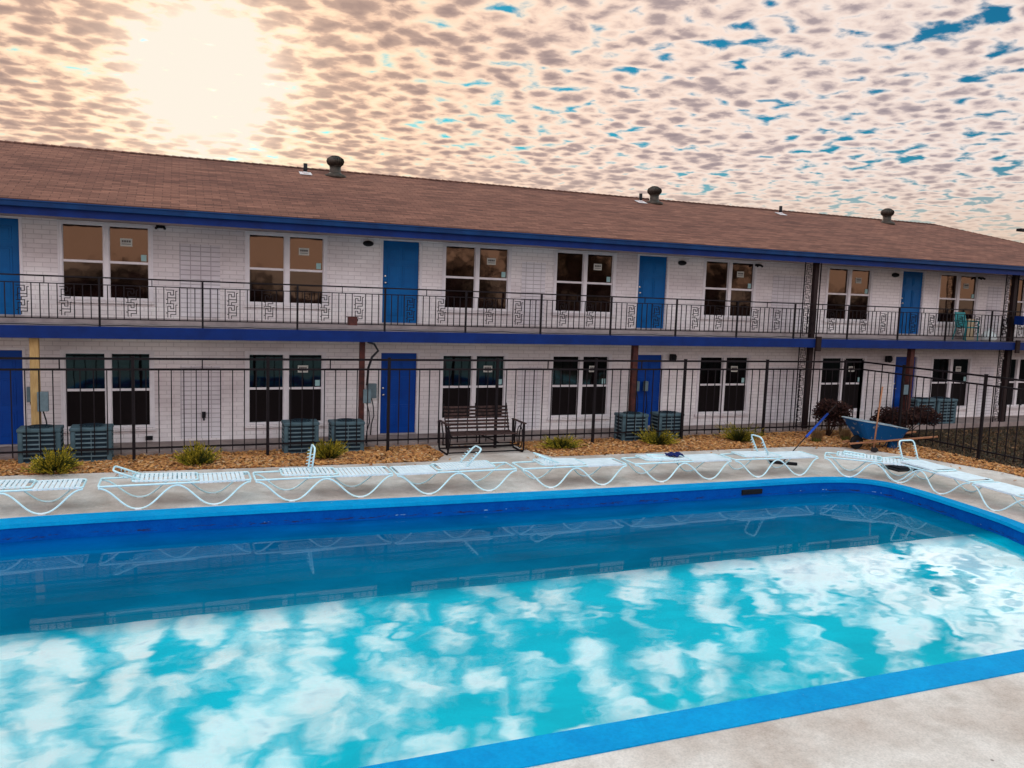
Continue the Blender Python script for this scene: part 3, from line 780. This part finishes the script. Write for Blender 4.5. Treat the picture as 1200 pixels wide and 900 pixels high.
# ------------------------------------------------------------------ loungers
def lounger(P,Q,width,label,head=-1,bracket=(.6,60),open_gap=True,back=(.35,1.12),gaps=True,lift=.035,H=.385,side=1):
    """P,Q: near-side (pool side) rail ends in world xy; body extends to +side of P->Q"""
    P=Vector((*P,DZ)); Q=Vector((*Q,DZ)); d=Q-P; Lg=d.length; ang=math.atan2(d.y,d.x)
    e=empty('sun_lounger',((P+Q)/2)+Matrix.Rotation(ang,3,'Z')@Vector((0,width/2,0)),label,'sun lounger','white strap sun loungers round the pool',ang)
    w=width/2; h2=Lg/2
    # u: distance from head end
    X=lambda u:(-h2+u) if head<0 else (h2-u)
    r=.017
    f=MB()
    c=.05
    loop=[]
    for cx,cy,a0 in ((h2-c,-w+c,-90),(h2-c,w-c,0),(-h2+c,w-c,90),(-h2+c,-w+c,180)):
        for k in range(4): a=R(a0+k*30); loop.append((cx+c*math.cos(a),cy+c*math.sin(a),H))
    f.tube(loop,r,8,closed=True)
    for u in (Lg*.5,): f.tube([(X(u),-w,H-.02),(X(u),w,H-.02)],.011,6)
    f.build('frame',M['white_metal'],e,local=True)
    # wave shaped leg tube on each side
    for sy in (-1,1):
        pts=[]; n=44; drop=H-.016
        for i in range(n+1):
            t=i/n; x=-h2+.01+(Lg-.02)*t
            cc=.5+.5*math.cos(4*PI*t)
            cc=cc**1.15
            z=.016+(drop-.03)*cc
            y=sy*(w+.008+.085*(1-cc))
            pts.append((x+.05*math.sin(4*PI*t)*(-1)*0,y,z))
        pts=[(-h2+.01,sy*w,H-.01)]+pts+[(h2-.01,sy*w,H-.01)]
        f=MB().tube(pts,.0155,8); lg=f.build('leg',M['white_metal'],e,local=True)
        for t in (.25,.75):
          fc=MB(); fc.tube([(-h2+Lg*t-.05,sy*(w+.095),.012),(-h2+Lg*t+.05,sy*(w+.095),.012)],.019,8)
          fc.build('foot_cap',M['strap'],lg,local=True)
    # fixed straps from the hinge to the foot end
    f=MB(); u=back[1]+.03
    pw,pg=(.058,.016) if gaps else (.058,.006)
    while u+pw<Lg-.05:
        a,b=sorted((X(u),X(u+pw)))
        f.box(a,b,-w-.017,w+.017,H+.012,H+.0165); f.box(a,b,-w-.019,-w-.0165,H-.016,H+.0165); f.box(a,b,w+.0165,w+.019,H-.016,H+.0165)
        f.box(a,b,-w-.017,-w+.05,H-.0185,H-.0165); f.box(a,b,w-.05,w+.017,H-.0185,H-.0165)
        u+=pw+pg
    f.build('seat_straps',M['strap'],e,local=True)
    # folded backrest frame lying on the main frame
    wb=w-.045; zb=H+lift; b0,b1=back
    sl=.02
    f=MB(); loop=[]
    for cx,cy,a0 in ((b1-c,-wb+c,-90),(b1-c,wb-c,0),(b0+c,wb-c,90),(b0+c,-wb+c,180)):
        for k in range(4):
            a=R(a0+k*30); uu=cx+c*math.cos(a); loop.append((X(uu),cy+c*math.sin(a),zb+sl*(b1-uu)))
    f.tube(loop,.017,8,closed=True)
    bk=f.build('backrest_frame',M['white_metal'],e,local=True)
    f=MB(); u=b0+.04
    while u+.055<b1-.02:
        a,b=sorted((X(u),X(u+.052))); z=zb+sl*(b1-u)
        f.box(a,b,-wb-.016,wb+.016,z+.012,z+.016); f.box(a,b,-wb-.018,-wb-.0155,z-.014,z+.016); f.box(a,b,wb+.0155,wb+.018,z-.014,z+.016)
        u+=.052+(.020 if gaps else .008)
    f.build('backrest_straps',M['strap'],bk,local=True)
    # notched adjusting bracket
    u0,an=bracket; an=R(an); lb=.44; wb2=wb-.06
    f=MB(); pts=[]
    sg=1 if head<0 else -1
    def bp(t,y): # t along bracket
        return (X(u0)+math.cos(an)*t,y,zb+.03+max(-.02,math.sin(an)*t))
    pts=[bp(0,-wb2),bp(lb*.85,-wb2),bp(lb*.97,-wb2+.03),bp(lb,-wb2+.09),bp(lb,wb2-.09),bp(lb*.97,wb2-.03),bp(lb*.85,wb2),bp(0,wb2)]
    f.tube(pts,.0165,8)
    br=f.build('adjusting_bracket',M['white_metal'],e,local=True)
    f=MB()
    nx=-math.sin(an); nz=math.cos(an)
    for y in (-wb2,wb2):
        for k in range(5):
            p=Vector(bp(lb*(.2+.14*k),y)); q=p+Vector((nx*.055-math.cos(an)*.02,0,nz*.055-math.sin(an)*.02))
            f.tube([p,q],.008,5)
    f.build('notch_teeth',M['white_metal'],br,local=True)
    return e
Y0=14.38
lounger((-3.75,Y0+.10),(-1.47,Y0+.10),.60,'white strap lounger cut off by the left edge of the photo',bracket=(.75,172),back=(.3,1.55))
lounger((-1.25,Y0+.08),(1.10,Y0+.08),.62,'white lounger with a low tilted bracket, in front of the two leftmost junipers',bracket=(.62,158),back=(.50,1.50))
lounger((1.17,Y0+.02),(3.56,Y0+.0),.62,'white lounger whose notched bracket stands straight up, third from the left',bracket=(.95,82),back=(.45,1.40))
lounger((3.62,Y0-.06),(5.95,Y0-.10),.62,'white lounger with a raised leaning bracket, in front of the glider bench',head=1,bracket=(.98,47),back=(.42,1.55),gaps=False)
lounger((6.07,Y0-.12),(8.32,Y0-.16),.60,'white lounger with its bracket half raised to the left, between bench and fence post',head=-1,bracket=(.80,160),back=(.42,1.35),gaps=False)
l6=lounger((8.50,Y0-.18),(10.82,Y0-.22),.60,'white lounger with a folded flat bracket and a navy cloth on top',head=-1,bracket=(.95,178),back=(.30,1.35),gaps=False)
lounger((10.90,Y0-.25),(13.03,Y0-.36),.60,'white lounger with a tall raised bracket, left of the blue pole',head=-1,bracket=(.90,118),back=(.25,1.20),gaps=False)
lounger((13.18,13.99),(14.62,12.55),.60,'white lounger standing across the rounded pool corner in front of the wheelbarrow',head=-1,bracket=(.82,176),back=(.25,1.15))
lounger((14.32,13.62),(14.28,11.25),.64,'white lounger with a wide raised loop bracket along the right pool side',head=-1,bracket=(.62,112),back=(.60,1.55),gaps=False)
lounger((14.22,11.15),(14.02,8.75),.64,'white lounger cut off by the right edge of the photo',head=1,bracket=(.7,172),back=(.4,1.4),gaps=False)
# navy cloth
m=MB(); n=9
vs=[];fs=[]
for i in range(n):
    for j in range(n):
        x=9.45+.034*i*1.1; y=14.34+.035*j
        vs.append((x,y,DZ+.475+.03*math.sin(i*1.3+j*.7)*math.cos(j*1.1)+.015*rng.random()))
for i in range(n-1):
    for j in range(n-1): fs.append((i*n+j,i*n+j+1,(i+1)*n+j+1,(i+1)*n+j))
m.add(vs,fs,True)
o=m.build('cloth',M['navy']); so=o.modifiers.new('s','SOLIDIFY'); so.thickness=.02
tag(o,'crumpled navy cloth lying on the lounger with the flat bracket','cloth')

# ------------------------------------------------------------------ plants
def juniper(x,y,w,h,label,n=230,seed=1,mt='juniper'):
    rg=random.Random(seed)
    e=empty('juniper_shrub',(x,y,DZ),label,'shrub','small golden junipers in the mulch bed')
    f=MB(); fi=MB()
    for i in range(n):
        a=rg.uniform(0,2*PI); el=rg.uniform(.12,1.35)**(1+.25*math.sin(seed*2.3)); 
        rr=(.42+.58*rg.random())*(1+.28*math.sin(a*2+seed)+.14*math.sin(a*5+seed*3))
        tx=w/2*math.cos(el)*rr*1.25; tz=h*math.sin(el)*rr+.04
        dx,dy=math.cos(a),math.sin(a)
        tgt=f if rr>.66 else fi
        pts=[Vector((dx*.02,dy*.02,.03)),Vector((dx*tx*.5,dy*tx*.5,tz*.45)),Vector((dx*tx,dy*tx,tz+rg.uniform(0,.07)*h/.3))]
        fi.tube(pts,.004,3,r2=.002)
        # needle fans along the outer half
        for k in range(13):
            t=.3+.7*k/12
            p=pts[0].lerp(pts[1],t*2) if t<.5 else pts[1].lerp(pts[2],t*2-1)
            for q in range(2):
                v=Vector((rg.gauss(0,1),rg.gauss(0,1),rg.gauss(0.3,.8))).normalized(); dd=(pts[2]-pts[1]).normalized()
                v=(v*.6+dd).normalized(); s=v.orthogonal().normalized()*.009; l=rg.uniform(.03,.065)
                (tgt if t>.5 else fi).add([p-s,p+s,p+v*l],[(0,1,2)])
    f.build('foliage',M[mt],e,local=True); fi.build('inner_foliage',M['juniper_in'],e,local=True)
    return e
jl=['flattest golden juniper at the left, arching wide in front of the condenser units','rounded golden juniper between the second and third lounger',
 'golden juniper behind the lounger with the upright bracket','low golden juniper right of the glider bench','golden juniper below the third lower door condenser units',
 'golden juniper left of the fence post near the blue pole']
jp=[(-2.24,17.55,1.0,.34),(.30,17.7,.82,.34),(2.95,17.75,.74,.30),(8.60,17.9,.85,.24),(11.35,17.9,.88,.32),(13.85,17.85,.98,.38)]
for i,((x,y,w,h),lb) in enumerate(zip(jp,jl)): juniper(x,y,w,h,lb,330,11+i)
# withered stubs
for i,(x,y,lb) in enumerate(((16.02,17.35,'withered brown grass clump just left of the blue pole top'),(17.08,17.4,'withered brown grass clump between the blue pole and the wheelbarrow'))):
    e=empty('dry_grass_clump',(x,y,DZ),lb,'plant','withered clumps beside the wheelbarrow')
    f=MB(); rg=random.Random(50+i)
    for k in range(420):
        a=rg.uniform(0,2*PI); r0=rg.uniform(0,.10); sp_=rg.uniform(0,.16); h=rg.uniform(.2,.48)
        x0_,y0_=math.cos(a)*r0,math.sin(a)*r0; x1,y1=math.cos(a)*(r0+sp_),math.sin(a)*(r0+sp_); s=.006
        f.add([(x0_-s,y0_,0),(x0_+s,y0_,0),(x1,y1,h)],[(0,1,2)])
    f.build('stalks',M['drygrass'],e,local=True)
    MB().lathe([(.10,0),(.13,.06),(.11,.14),(.02,.16)],(0,0,0),10).build('crown_base',M['juniper_in'],e,local=True)
def bush(x,y,w,d,h,label,seed,n=5200):
    rg=random.Random(seed)
    e=empty('leafy_shrub',(x,y,DZ),label,'shrub','dark red leaved shrubs near the fence corner')
    lobes=[(rg.uniform(-.5,.5)*w*.75,rg.uniform(-.5,.5)*d*.7,h*rg.uniform(.45,.8),rg.uniform(.18,.30)) for _ in range(13)]
    st=MB()
    for lx,ly,lz,lr in lobes:
        st.tube([(rg.uniform(-.05,.05),rg.uniform(-.05,.05),0),(lx*.4,ly*.4,lz*.5),(lx,ly,lz)],.016,5,r2=.005)
    st.build('trunk',M['branch'],e,local=True)
    f=MB()
    for i in range(n):
        lx,ly,lz,lr=rg.choice(lobes)
        v=Vector((rg.gauss(0,1),rg.gauss(0,1),rg.gauss(0,1))).normalized()*lr*rg.random()**.4
        p=Vector((lx,ly,lz))+Vector((v.x*1.3,v.y,v.z*.9))
        if p.z<.12: continue
        t=Vector((rg.gauss(0,1),rg.gauss(0,1),rg.gauss(0,1))).normalized(); u=t.orthogonal().normalized(); s=rg.uniform(.014,.028)
        f.add([p-t*s*1.6,p+u*s,p+t*s*1.6,p-u*s],[(0,1,2,3)])
    f.build('crown',M['purple'],e,local=True)
bush(17.05,18.02,1.35,.55,1.16,'tall dark red leaved shrub in front of the fence right of the lattice post',3,7500)
bush(19.35,17.5,2.5,1.0,.92,'broad low dark red leaved shrub beyond the fence corner, behind the wheelbarrow',4,9000)

# ------------------------------------------------------------------ wheelbarrow, tools
wb=empty('wheelbarrow',(16.95,16.25,DZ),'worn blue wheelbarrow with wooden handles parked at the mulch edge','wheelbarrow',rz=R(-6)); wb.scale=(.9,.9,.9)
def tray(inset,zoff):
    top=[(-.92,-.34,.90),(-.80,-.42,.89),(.80,-.36,.64),(.98,-.22,.60),(.98,.22,.60),(.80,.36,.64),(-.80,.42,.89),(-.92,.34,.90)]
    bot=[(-.55,-.22,.36),(-.46,-.30,.34),(.66,-.27,.28),(.80,-.16,.28),(.80,.16,.28),(.66,.27,.28),(-.46,.30,.34),(-.55,.22,.36)]
    f=lambda L_,z:[(x*(1-inset),y*(1-inset*1.5),zz+z) for x,y,zz in L_]
    return f(top,0),f(bot,zoff)
t,b=tray(0,0); m=MB(); n=8
m.add(t+b,[(i,(i+1)%n,n+(i+1)%n,n+i) for i in range(n)]+[tuple(n+i for i in range(n))])
m.build('tray',M['barrow_blue'],wb,local=True)
t2,b2=tray(.02,.012); m=MB(); m.add([(x,y,z+.001) for x,y,z in t2]+b2,[(n+i,n+(i+1)%n,(i+1)%n,i) for i in range(n)]+[tuple(n+i for i in range(n))[::-1]])
m.build('tray_lining',M['barrow_in'],wb,local=True)
MB().tube([(x,y,z+.005) for x,y,z in t],.016,6,closed=True).build('rim',M['barrow_in'],wb,local=True)
for sy in (-1,1):
    Mx=Matrix.Translation((0,sy*.24,.27))@Matrix.Rotation(sy*R(6),4,'Z')@Matrix.Rotation(R(-4.5),4,'Y')
    MB().box(-.98,1.85,-.025,.025,-.025,.025,Mx).build('handle',M['handle_wood'],wb,local=True,bevel=.008)
    MB().tube([(.38,sy*.24,.30),(.45,sy*.30,.02),(.62,sy*.30,.02),(.78,sy*.26,.33)],.016,6).build('leg',M['barrow_blue'],wb,local=True)
wv=MB().lathe([(.11,-.045),(.17,-.05),(.205,-.03),(.21,0),(.205,.03),(.17,.05),(.11,.045)],(0,0,0),24)
wv.v=[(x-.62,z,y+.21) for x,y,z in wv.v]
wh=wv.build('wheel',M['rubber'],wb,local=True)
h=MB().lathe([(.0,-.05),(.10,-.04),(.108,0),(.10,.04),(.0,.05)],(0,0,0),16); h.v=[(x-.62,z,y+.21) for x,y,z in h.v]; h.build('hub',M['barrow_blue'],wh,local=True)
MB().box(.42,.70,-.14,-.04,.02,.33).build('brace',M['barrow_blue'],wb,local=True)

sh=empty('shovel',(16.62,15.8,DZ),'long wooden tool handle leaning upright against the wheelbarrow','shovel')
MB().tube([(16.52,15.85,.02),(16.60,15.86,.9),(16.66,15.86,1.60)],.021,8).build('handle',M['handle_wood'],sh)
mm=MB(); mm.add([(16.40,15.82,.0),(16.64,15.82,.0),(16.66,15.80,-.06),(16.52,15.78,-.096),(16.38,15.80,-.06),(16.52,15.87,.08)],[(0,1,5),(0,4,3),(0,3,1),(3,2,1)])
mm.build('blade',M['black_iron'],sh)

po=empty('pool_brush',(13.9,16.0,DZ),'blue pole with a brush head leaning from the deck toward the dark shrub','pool brush')
A=Vector((13.05,15.15,DZ+.05)); B=Vector((16.55,17.3,.93))
MB().tube([A,A.lerp(B,.45)],.014,8).build('thin_pole',M['black_plastic'],po)
MB().tube([A.lerp(B,.40),A.lerp(B,.82)],.031,10).build('pole_sleeve',M['pole_blue'],po)
MB().tube([A.lerp(B,.82),B],.018,8).build('pole_tip',M['dark_post'],po)
d=Vector((-.55,.83,0)); 
Mx=Matrix.Translation((12.98,15.08,DZ+.04))@Matrix.Rotation(R(-38),4,'Z')
MB().box(-.32,.32,-.035,.035,-.035,.03,Mx).build('brush_head',M['black_plastic'],po,bevel=.01)

tag(MB().box(15.15,16.2,13.75,14.35,DZ+.001,DZ+.03).box(15.3,16.0,13.85,14.2,DZ+.03,DZ+.06).build('shadow_slab',M['rubber'],bevel=.01),'flat black slab standing in for a shadow on the deck under the corner loungers','mat')  # black slab laid on the deck as a painted shadow

# lamp on a pole whose head reaches into the picture at the right
lp=empty('lamp_post',(56.5,40.,DZ-.05),'dark pole lamp beyond the motel whose head just enters the right edge above the roof','lamp post')
MB().tube([(56.5,40,DZ-.05),(56.5,40,9.1)],.12,10).build('pole',M['dark_post'],lp)
MB().tube([(56.5,40,9.05),(55.5,40,9.25),(53.9,40.,9.25)],.03,8).build('arm',M['dark_post'],lp)
MB().box(53.05,54.1,39.8,40.2,9.15,9.34).build('lamp_head',M['black_plastic'],lp,bevel=.03)

# unseen trees added behind the viewer, heights set to darken window reflections
def far_tree(x,y,w,h,label,seed):
    rg=random.Random(seed); e=empty('reflection_tree',(x,y,DZ-.05),label,'tree','added trees reflected in the window panes')
    t=MB().tube([(0,0,0),(.1,.05,h*.35),(-.1,.1,h*.7)],.22,8,r2=.07)
    lob=[(rg.uniform(-.42,.42)*w,rg.uniform(-.35,.35)*w,h*rg.uniform(.38,.82),w*rg.uniform(.14,.24)) for _ in range(16)]
    for l in lob: t.tube([(0,0,h*.3),(l[0]*.6,l[1]*.6,l[2]*.8),l[:3]],.07,5,r2=.02)
    t.build('trunk',M['branch'],e,local=True)
    f=MB()
    for i in range(2600):
        l=rg.choice(lob); v=Vector((rg.gauss(0,1),rg.gauss(0,1),rg.gauss(0,1))).normalized()*l[3]*rg.random()**.4
        p=Vector(l[:3])+v; t_=Vector((rg.gauss(0,1),rg.gauss(0,1),rg.gauss(0,1))).normalized(); u=t_.orthogonal().normalized(); s=rg.uniform(.10,.20)
        f.add([p-t_*s,p+u*s,p+t_*s,p-u*s],[(0,1,2,3)])
    f.build('crown',M['tree'],e,local=True)
for i,(x,y,w,h) in enumerate(((14,-22,8,8.2),(21,-24,9,9),(29,-23,9,9.3),(37,-25,9,8.8),(45,-22,8,8.4),(-6,-30,8,4.6),(3,-31,9,5.0),(62,-30,9,5.),(74,-32,9,5.))):
    far_tree(x,y,w,h,'leafy tree added out of view to darken the window reflections',100+i)

# ------------------------------------------------------------------ camera
cam=bpy.data.cameras.new('camera'); co=bpy.data.objects.new('camera',cam); col.objects.link(co)
cam.sensor_width=36; cam.lens=963.4/1200*36; cam.clip_end=3000; cam.clip_start=.05
pi_,ro_,ya_=R(6.19),R(2.08),R(22.06)
cy,sy,cp,sp_=math.cos(ya_),math.sin(ya_),math.cos(pi_),math.sin(pi_)
Fv=Vector((sy*cp,cy*cp,-sp_)); Rv=Vector((cy,-sy,0)); Uv=Rv.cross(Fv)
R2=Rv*math.cos(ro_)+Uv*math.sin(ro_); U2=-Rv*math.sin(ro_)+Uv*math.cos(ro_)
Mc=Matrix((R2,U2,-Fv)).transposed().to_4x4(); Mc.translation=Vector((0,0,3.595))
co.matrix_world=Mc
scn.camera=co

# ------------------------------------------------------------------ light
SEL,SAZ=R(12.8),R(1.5)
sd=Vector((math.sin(SAZ)*math.cos(SEL),math.cos(SAZ)*math.cos(SEL),math.sin(SEL)))
ld=bpy.data.lights.new('sun','SUN'); ld.energy=1.2; ld.angle=R(10); ld.color=(1,.86,.72)
lo=bpy.data.objects.new('sun',ld); col.objects.link(lo); lo.rotation_euler=sd.to_track_quat('Z','Y').to_euler(); lo.location=(0,40,30)
w=bpy.data.worlds.new('World'); scn.world=w; w.use_nodes=True; nt=w.node_tree
bg=nt.nodes['Background']; out=nt.nodes['World Output']
sky=N(nt,'ShaderNodeTexSky',sky_type='NISHITA'); sky.sun_disc=False; sky.sun_elevation=SEL; sky.sun_rotation=SAZ
sky.air_density=1.2; sky.dust_density=1.
tint=mix(nt,1.,sky.outputs[0],(.03,.30,.50),'MULTIPLY')
tc=N(nt,'ShaderNodeTexCoord'); sx=N(nt,'ShaderNodeSeparateXYZ'); L(nt,tc.outputs['Generated'],sx.inputs[0])
zz=math_(nt,'ADD',math_(nt,'MAXIMUM',sx.outputs[2],0.),.10)
u=math_(nt,'DIVIDE',sx.outputs[0],zz); v=math_(nt,'DIVIDE',sx.outputs[1],zz)
cb=N(nt,'ShaderNodeCombineXYZ'); L(nt,u,cb.inputs[0]); L(nt,v,cb.inputs[1])
mp=N(nt,'ShaderNodeMapping'); mp.inputs['Rotation'].default_value=(0,0,R(-14)); mp.inputs['Scale'].default_value=(.98,1.02,1); L(nt,cb.outputs[0],mp.inputs[0])
P_=mp.outputs[0]
n1=noise(nt,P_,9.6,9,.60,.35); n3_=noise(nt,P_,3.4,3,.55,.4); n2=noise(nt,P_,1.3,3,.5)
vor=N(nt,'ShaderNodeTexVoronoi',feature='SMOOTH_F1'); vor.inputs['Scale'].default_value=12.5; vor.inputs['Smoothness'].default_value=.35
wv_=N(nt,'ShaderNodeVectorMath',operation='ADD'); L(nt,P_,wv_.inputs[0])
nn=N(nt,'ShaderNodeTexNoise'); nn.inputs['Scale'].default_value=11; nn.inputs['Detail'].default_value=3; L(nt,P_,nn.inputs['Vector'])
vm=N(nt,'ShaderNodeVectorMath',operation='SCALE'); vm.inputs[3].default_value=.085; L(nt,nn.outputs['Color'],vm.inputs[0]); L(nt,vm.outputs[0],wv_.inputs[1])
L(nt,wv_.outputs[0],vor.inputs['Vector'])
cell=math_(nt,'SUBTRACT',.62,vor.outputs['Distance'])
# thickness of the cloud layer
th=math_(nt,'ADD',math_(nt,'MULTIPLY',n1,.9),math_(nt,'MULTIPLY',cell,.60))
th=math_(nt,'ADD',th,math_(nt,'ADD',math_(nt,'MULTIPLY',math_(nt,'SUBTRACT',n2,.5),.34),math_(nt,'MULTIPLY',math_(nt,'SUBTRACT',n3_,.5),.42)))
# fewer clouds to the right and overhead
hz=N(nt,'ShaderNodeMapRange',interpolation_type='SMOOTHSTEP'); hz.inputs['From Min'].default_value=.41; hz.inputs['From Max'].default_value=.60; hz.inputs['To Max'].default_value=.24; L(nt,sx.outputs[2],hz.inputs['Value'])
hole=math_(nt,'ADD',math_(nt,'MULTIPLY',math_(nt,'SUBTRACT',sx.outputs[0],.16),.20),hz.outputs[0])
th=math_(nt,'SUBTRACT',th,hole)
hi=N(nt,'ShaderNodeMapRange',interpolation_type='SMOOTHSTEP'); hi.inputs['From Min'].default_value=.36; hi.inputs['From Max'].default_value=.50; L(nt,sx.outputs[2],hi.inputs['Value'])
mask=N(nt,'ShaderNodeMapRange',interpolation_type='SMOOTHSTEP'); mask.inputs['From Min'].default_value=.13; L(nt,math_(nt,'ADD',math_(nt,'MULTIPLY',hi.outputs[0],.32),.36),mask.inputs['From Max']); L(nt,th,mask.inputs['Value'])
# angle from the sun
dt=N(nt,'ShaderNodeVectorMath',operation='DOT_PRODUCT'); L(nt,tc.outputs['Generated'],dt.inputs[0]); dt.inputs[1].default_value=sd
dp=math_(nt,'MAXIMUM',dt.outputs['Value'],0.)
gl1=math_(nt,'POWER',dp,90.); gl2=math_(nt,'POWER',dp,9.)
warm=ramp(nt,gl2,[(0.,(.72,.60,.585)),(1.,(.62,.36,.25))])
shade=ramp(nt,th,[(.32,(1.,.88,.76)),(.42,(.97,.81,.68)),(.50,(.82,.68,.59)),(.62,(.48,.40,.385)),(.80,(.35,.295,.305))])
cc=mix(nt,1.,shade,mix(nt,gl2,(1.,1.,1.08),(1.0,.78,.60)),'MULTIPLY')
sc0=math_(nt,'ADD',math_(nt,'ADD',.74,math_(nt,'MULTIPLY',gl2,.22)),math_(nt,'MULTIPLY',gl1,.18))
# added brightness on unseen clouds behind and overhead, filling scene and water reflection
bk=N(nt,'ShaderNodeMapRange',interpolation_type='SMOOTHSTEP'); bk.inputs['From Min'].default_value=.45; bk.inputs['From Max'].default_value=-.5
bk.inputs['To Min'].default_value=0.; bk.inputs['To Max'].default_value=.9; L(nt,sx.outputs[1],bk.inputs['Value'])
up=N(nt,'ShaderNodeMapRange'); up.inputs['From Min'].default_value=.35; up.inputs['From Max'].default_value=.40; up.inputs['To Max'].default_value=1.9; L(nt,sx.outputs[2],up.inputs['Value'])
hzc=N(nt,'ShaderNodeMapRange',interpolation_type='SMOOTHSTEP'); hzc.inputs['From Min'].default_value=.17; hzc.inputs['From Max'].default_value=.03; hzc.inputs['To Max'].default_value=.9; L(nt,sx.outputs[2],hzc.inputs['Value'])
cc=mix(nt,hzc.outputs[0],cc,(.78,.57,.42))
mk=math_(nt,'MAXIMUM',mask.outputs[0],hzc.outputs[0])
cc=mix(nt,math_(nt,'MULTIPLY',bk.outputs[0],.8,clamp=True),cc,mix(nt,1.,cc,(.90,1.,1.12),'MULTIPLY'))
def vm_(op,a_,b_=None,sc_=None):
    n=N(nt,'ShaderNodeVectorMath',operation=op); L(nt,a_,n.inputs[0])
    if b_ is not None:
        if hasattr(b_,'is_output'): L(nt,b_,n.inputs[1])
        else: n.inputs[1].default_value=b_
    if sc_ is not None:
        if hasattr(sc_,'is_output'): L(nt,sc_,n.inputs[3])
        else: n.inputs[3].default_value=sc_
    return n.outputs[0]
skyc=vm_('SCALE',tint,sc_=.12)
clc=vm_('SCALE',cc,sc_=sc0)
# the bright veil round the hidden sun, saturating like thick lit cloud
glow=math_(nt,'ADD',math_(nt,'ADD',math_(nt,'MULTIPLY',math_(nt,'POWER',dp,620.),.95),math_(nt,'MULTIPLY',math_(nt,'POWER',dp,200.),.12)),math_(nt,'ADD',math_(nt,'MULTIPLY',gl1,.07),math_(nt,'MULTIPLY',math_(nt,'POWER',dp,1800.),2.)))
gc=N(nt,'ShaderNodeCombineXYZ'); gc.inputs[0].default_value=1; gc.inputs[1].default_value=.88; gc.inputs[2].default_value=.70
boost=math_(nt,'ADD',1.,math_(nt,'MULTIPLY',math_(nt,'ADD',bk.outputs[0],up.outputs[0]),1.32))
clc=vm_('SCALE',vm_('MINIMUM',clc,(.80,.725,.62)),sc_=boost)
base=mix(nt,mk,mix(nt,hi.outputs[0],skyc,(.03,.40,.52)),clc)
gcl=vm_('SCALE',gc.outputs[0],sc_=glow)
lit=vm_('MINIMUM',vm_('ADD',base,gcl),(.80,.725,.62))
base=vm_('MAXIMUM',base,lit)
L(nt,base,bg.inputs[0]); bg.inputs[1].default_value=1
L(nt,bg.outputs[0],out.inputs['Surface'])

vs_=scn.view_settings; vs_.view_transform='Standard'; vs_.look='None'; vs_.exposure=.32; vs_.gamma=1
scn.render.engine='CYCLES'; scn.cycles.max_bounces=4; scn.cycles.diffuse_bounces=2; w.cycles.sampling_method='MANUAL'; w.cycles.sample_map_resolution=512
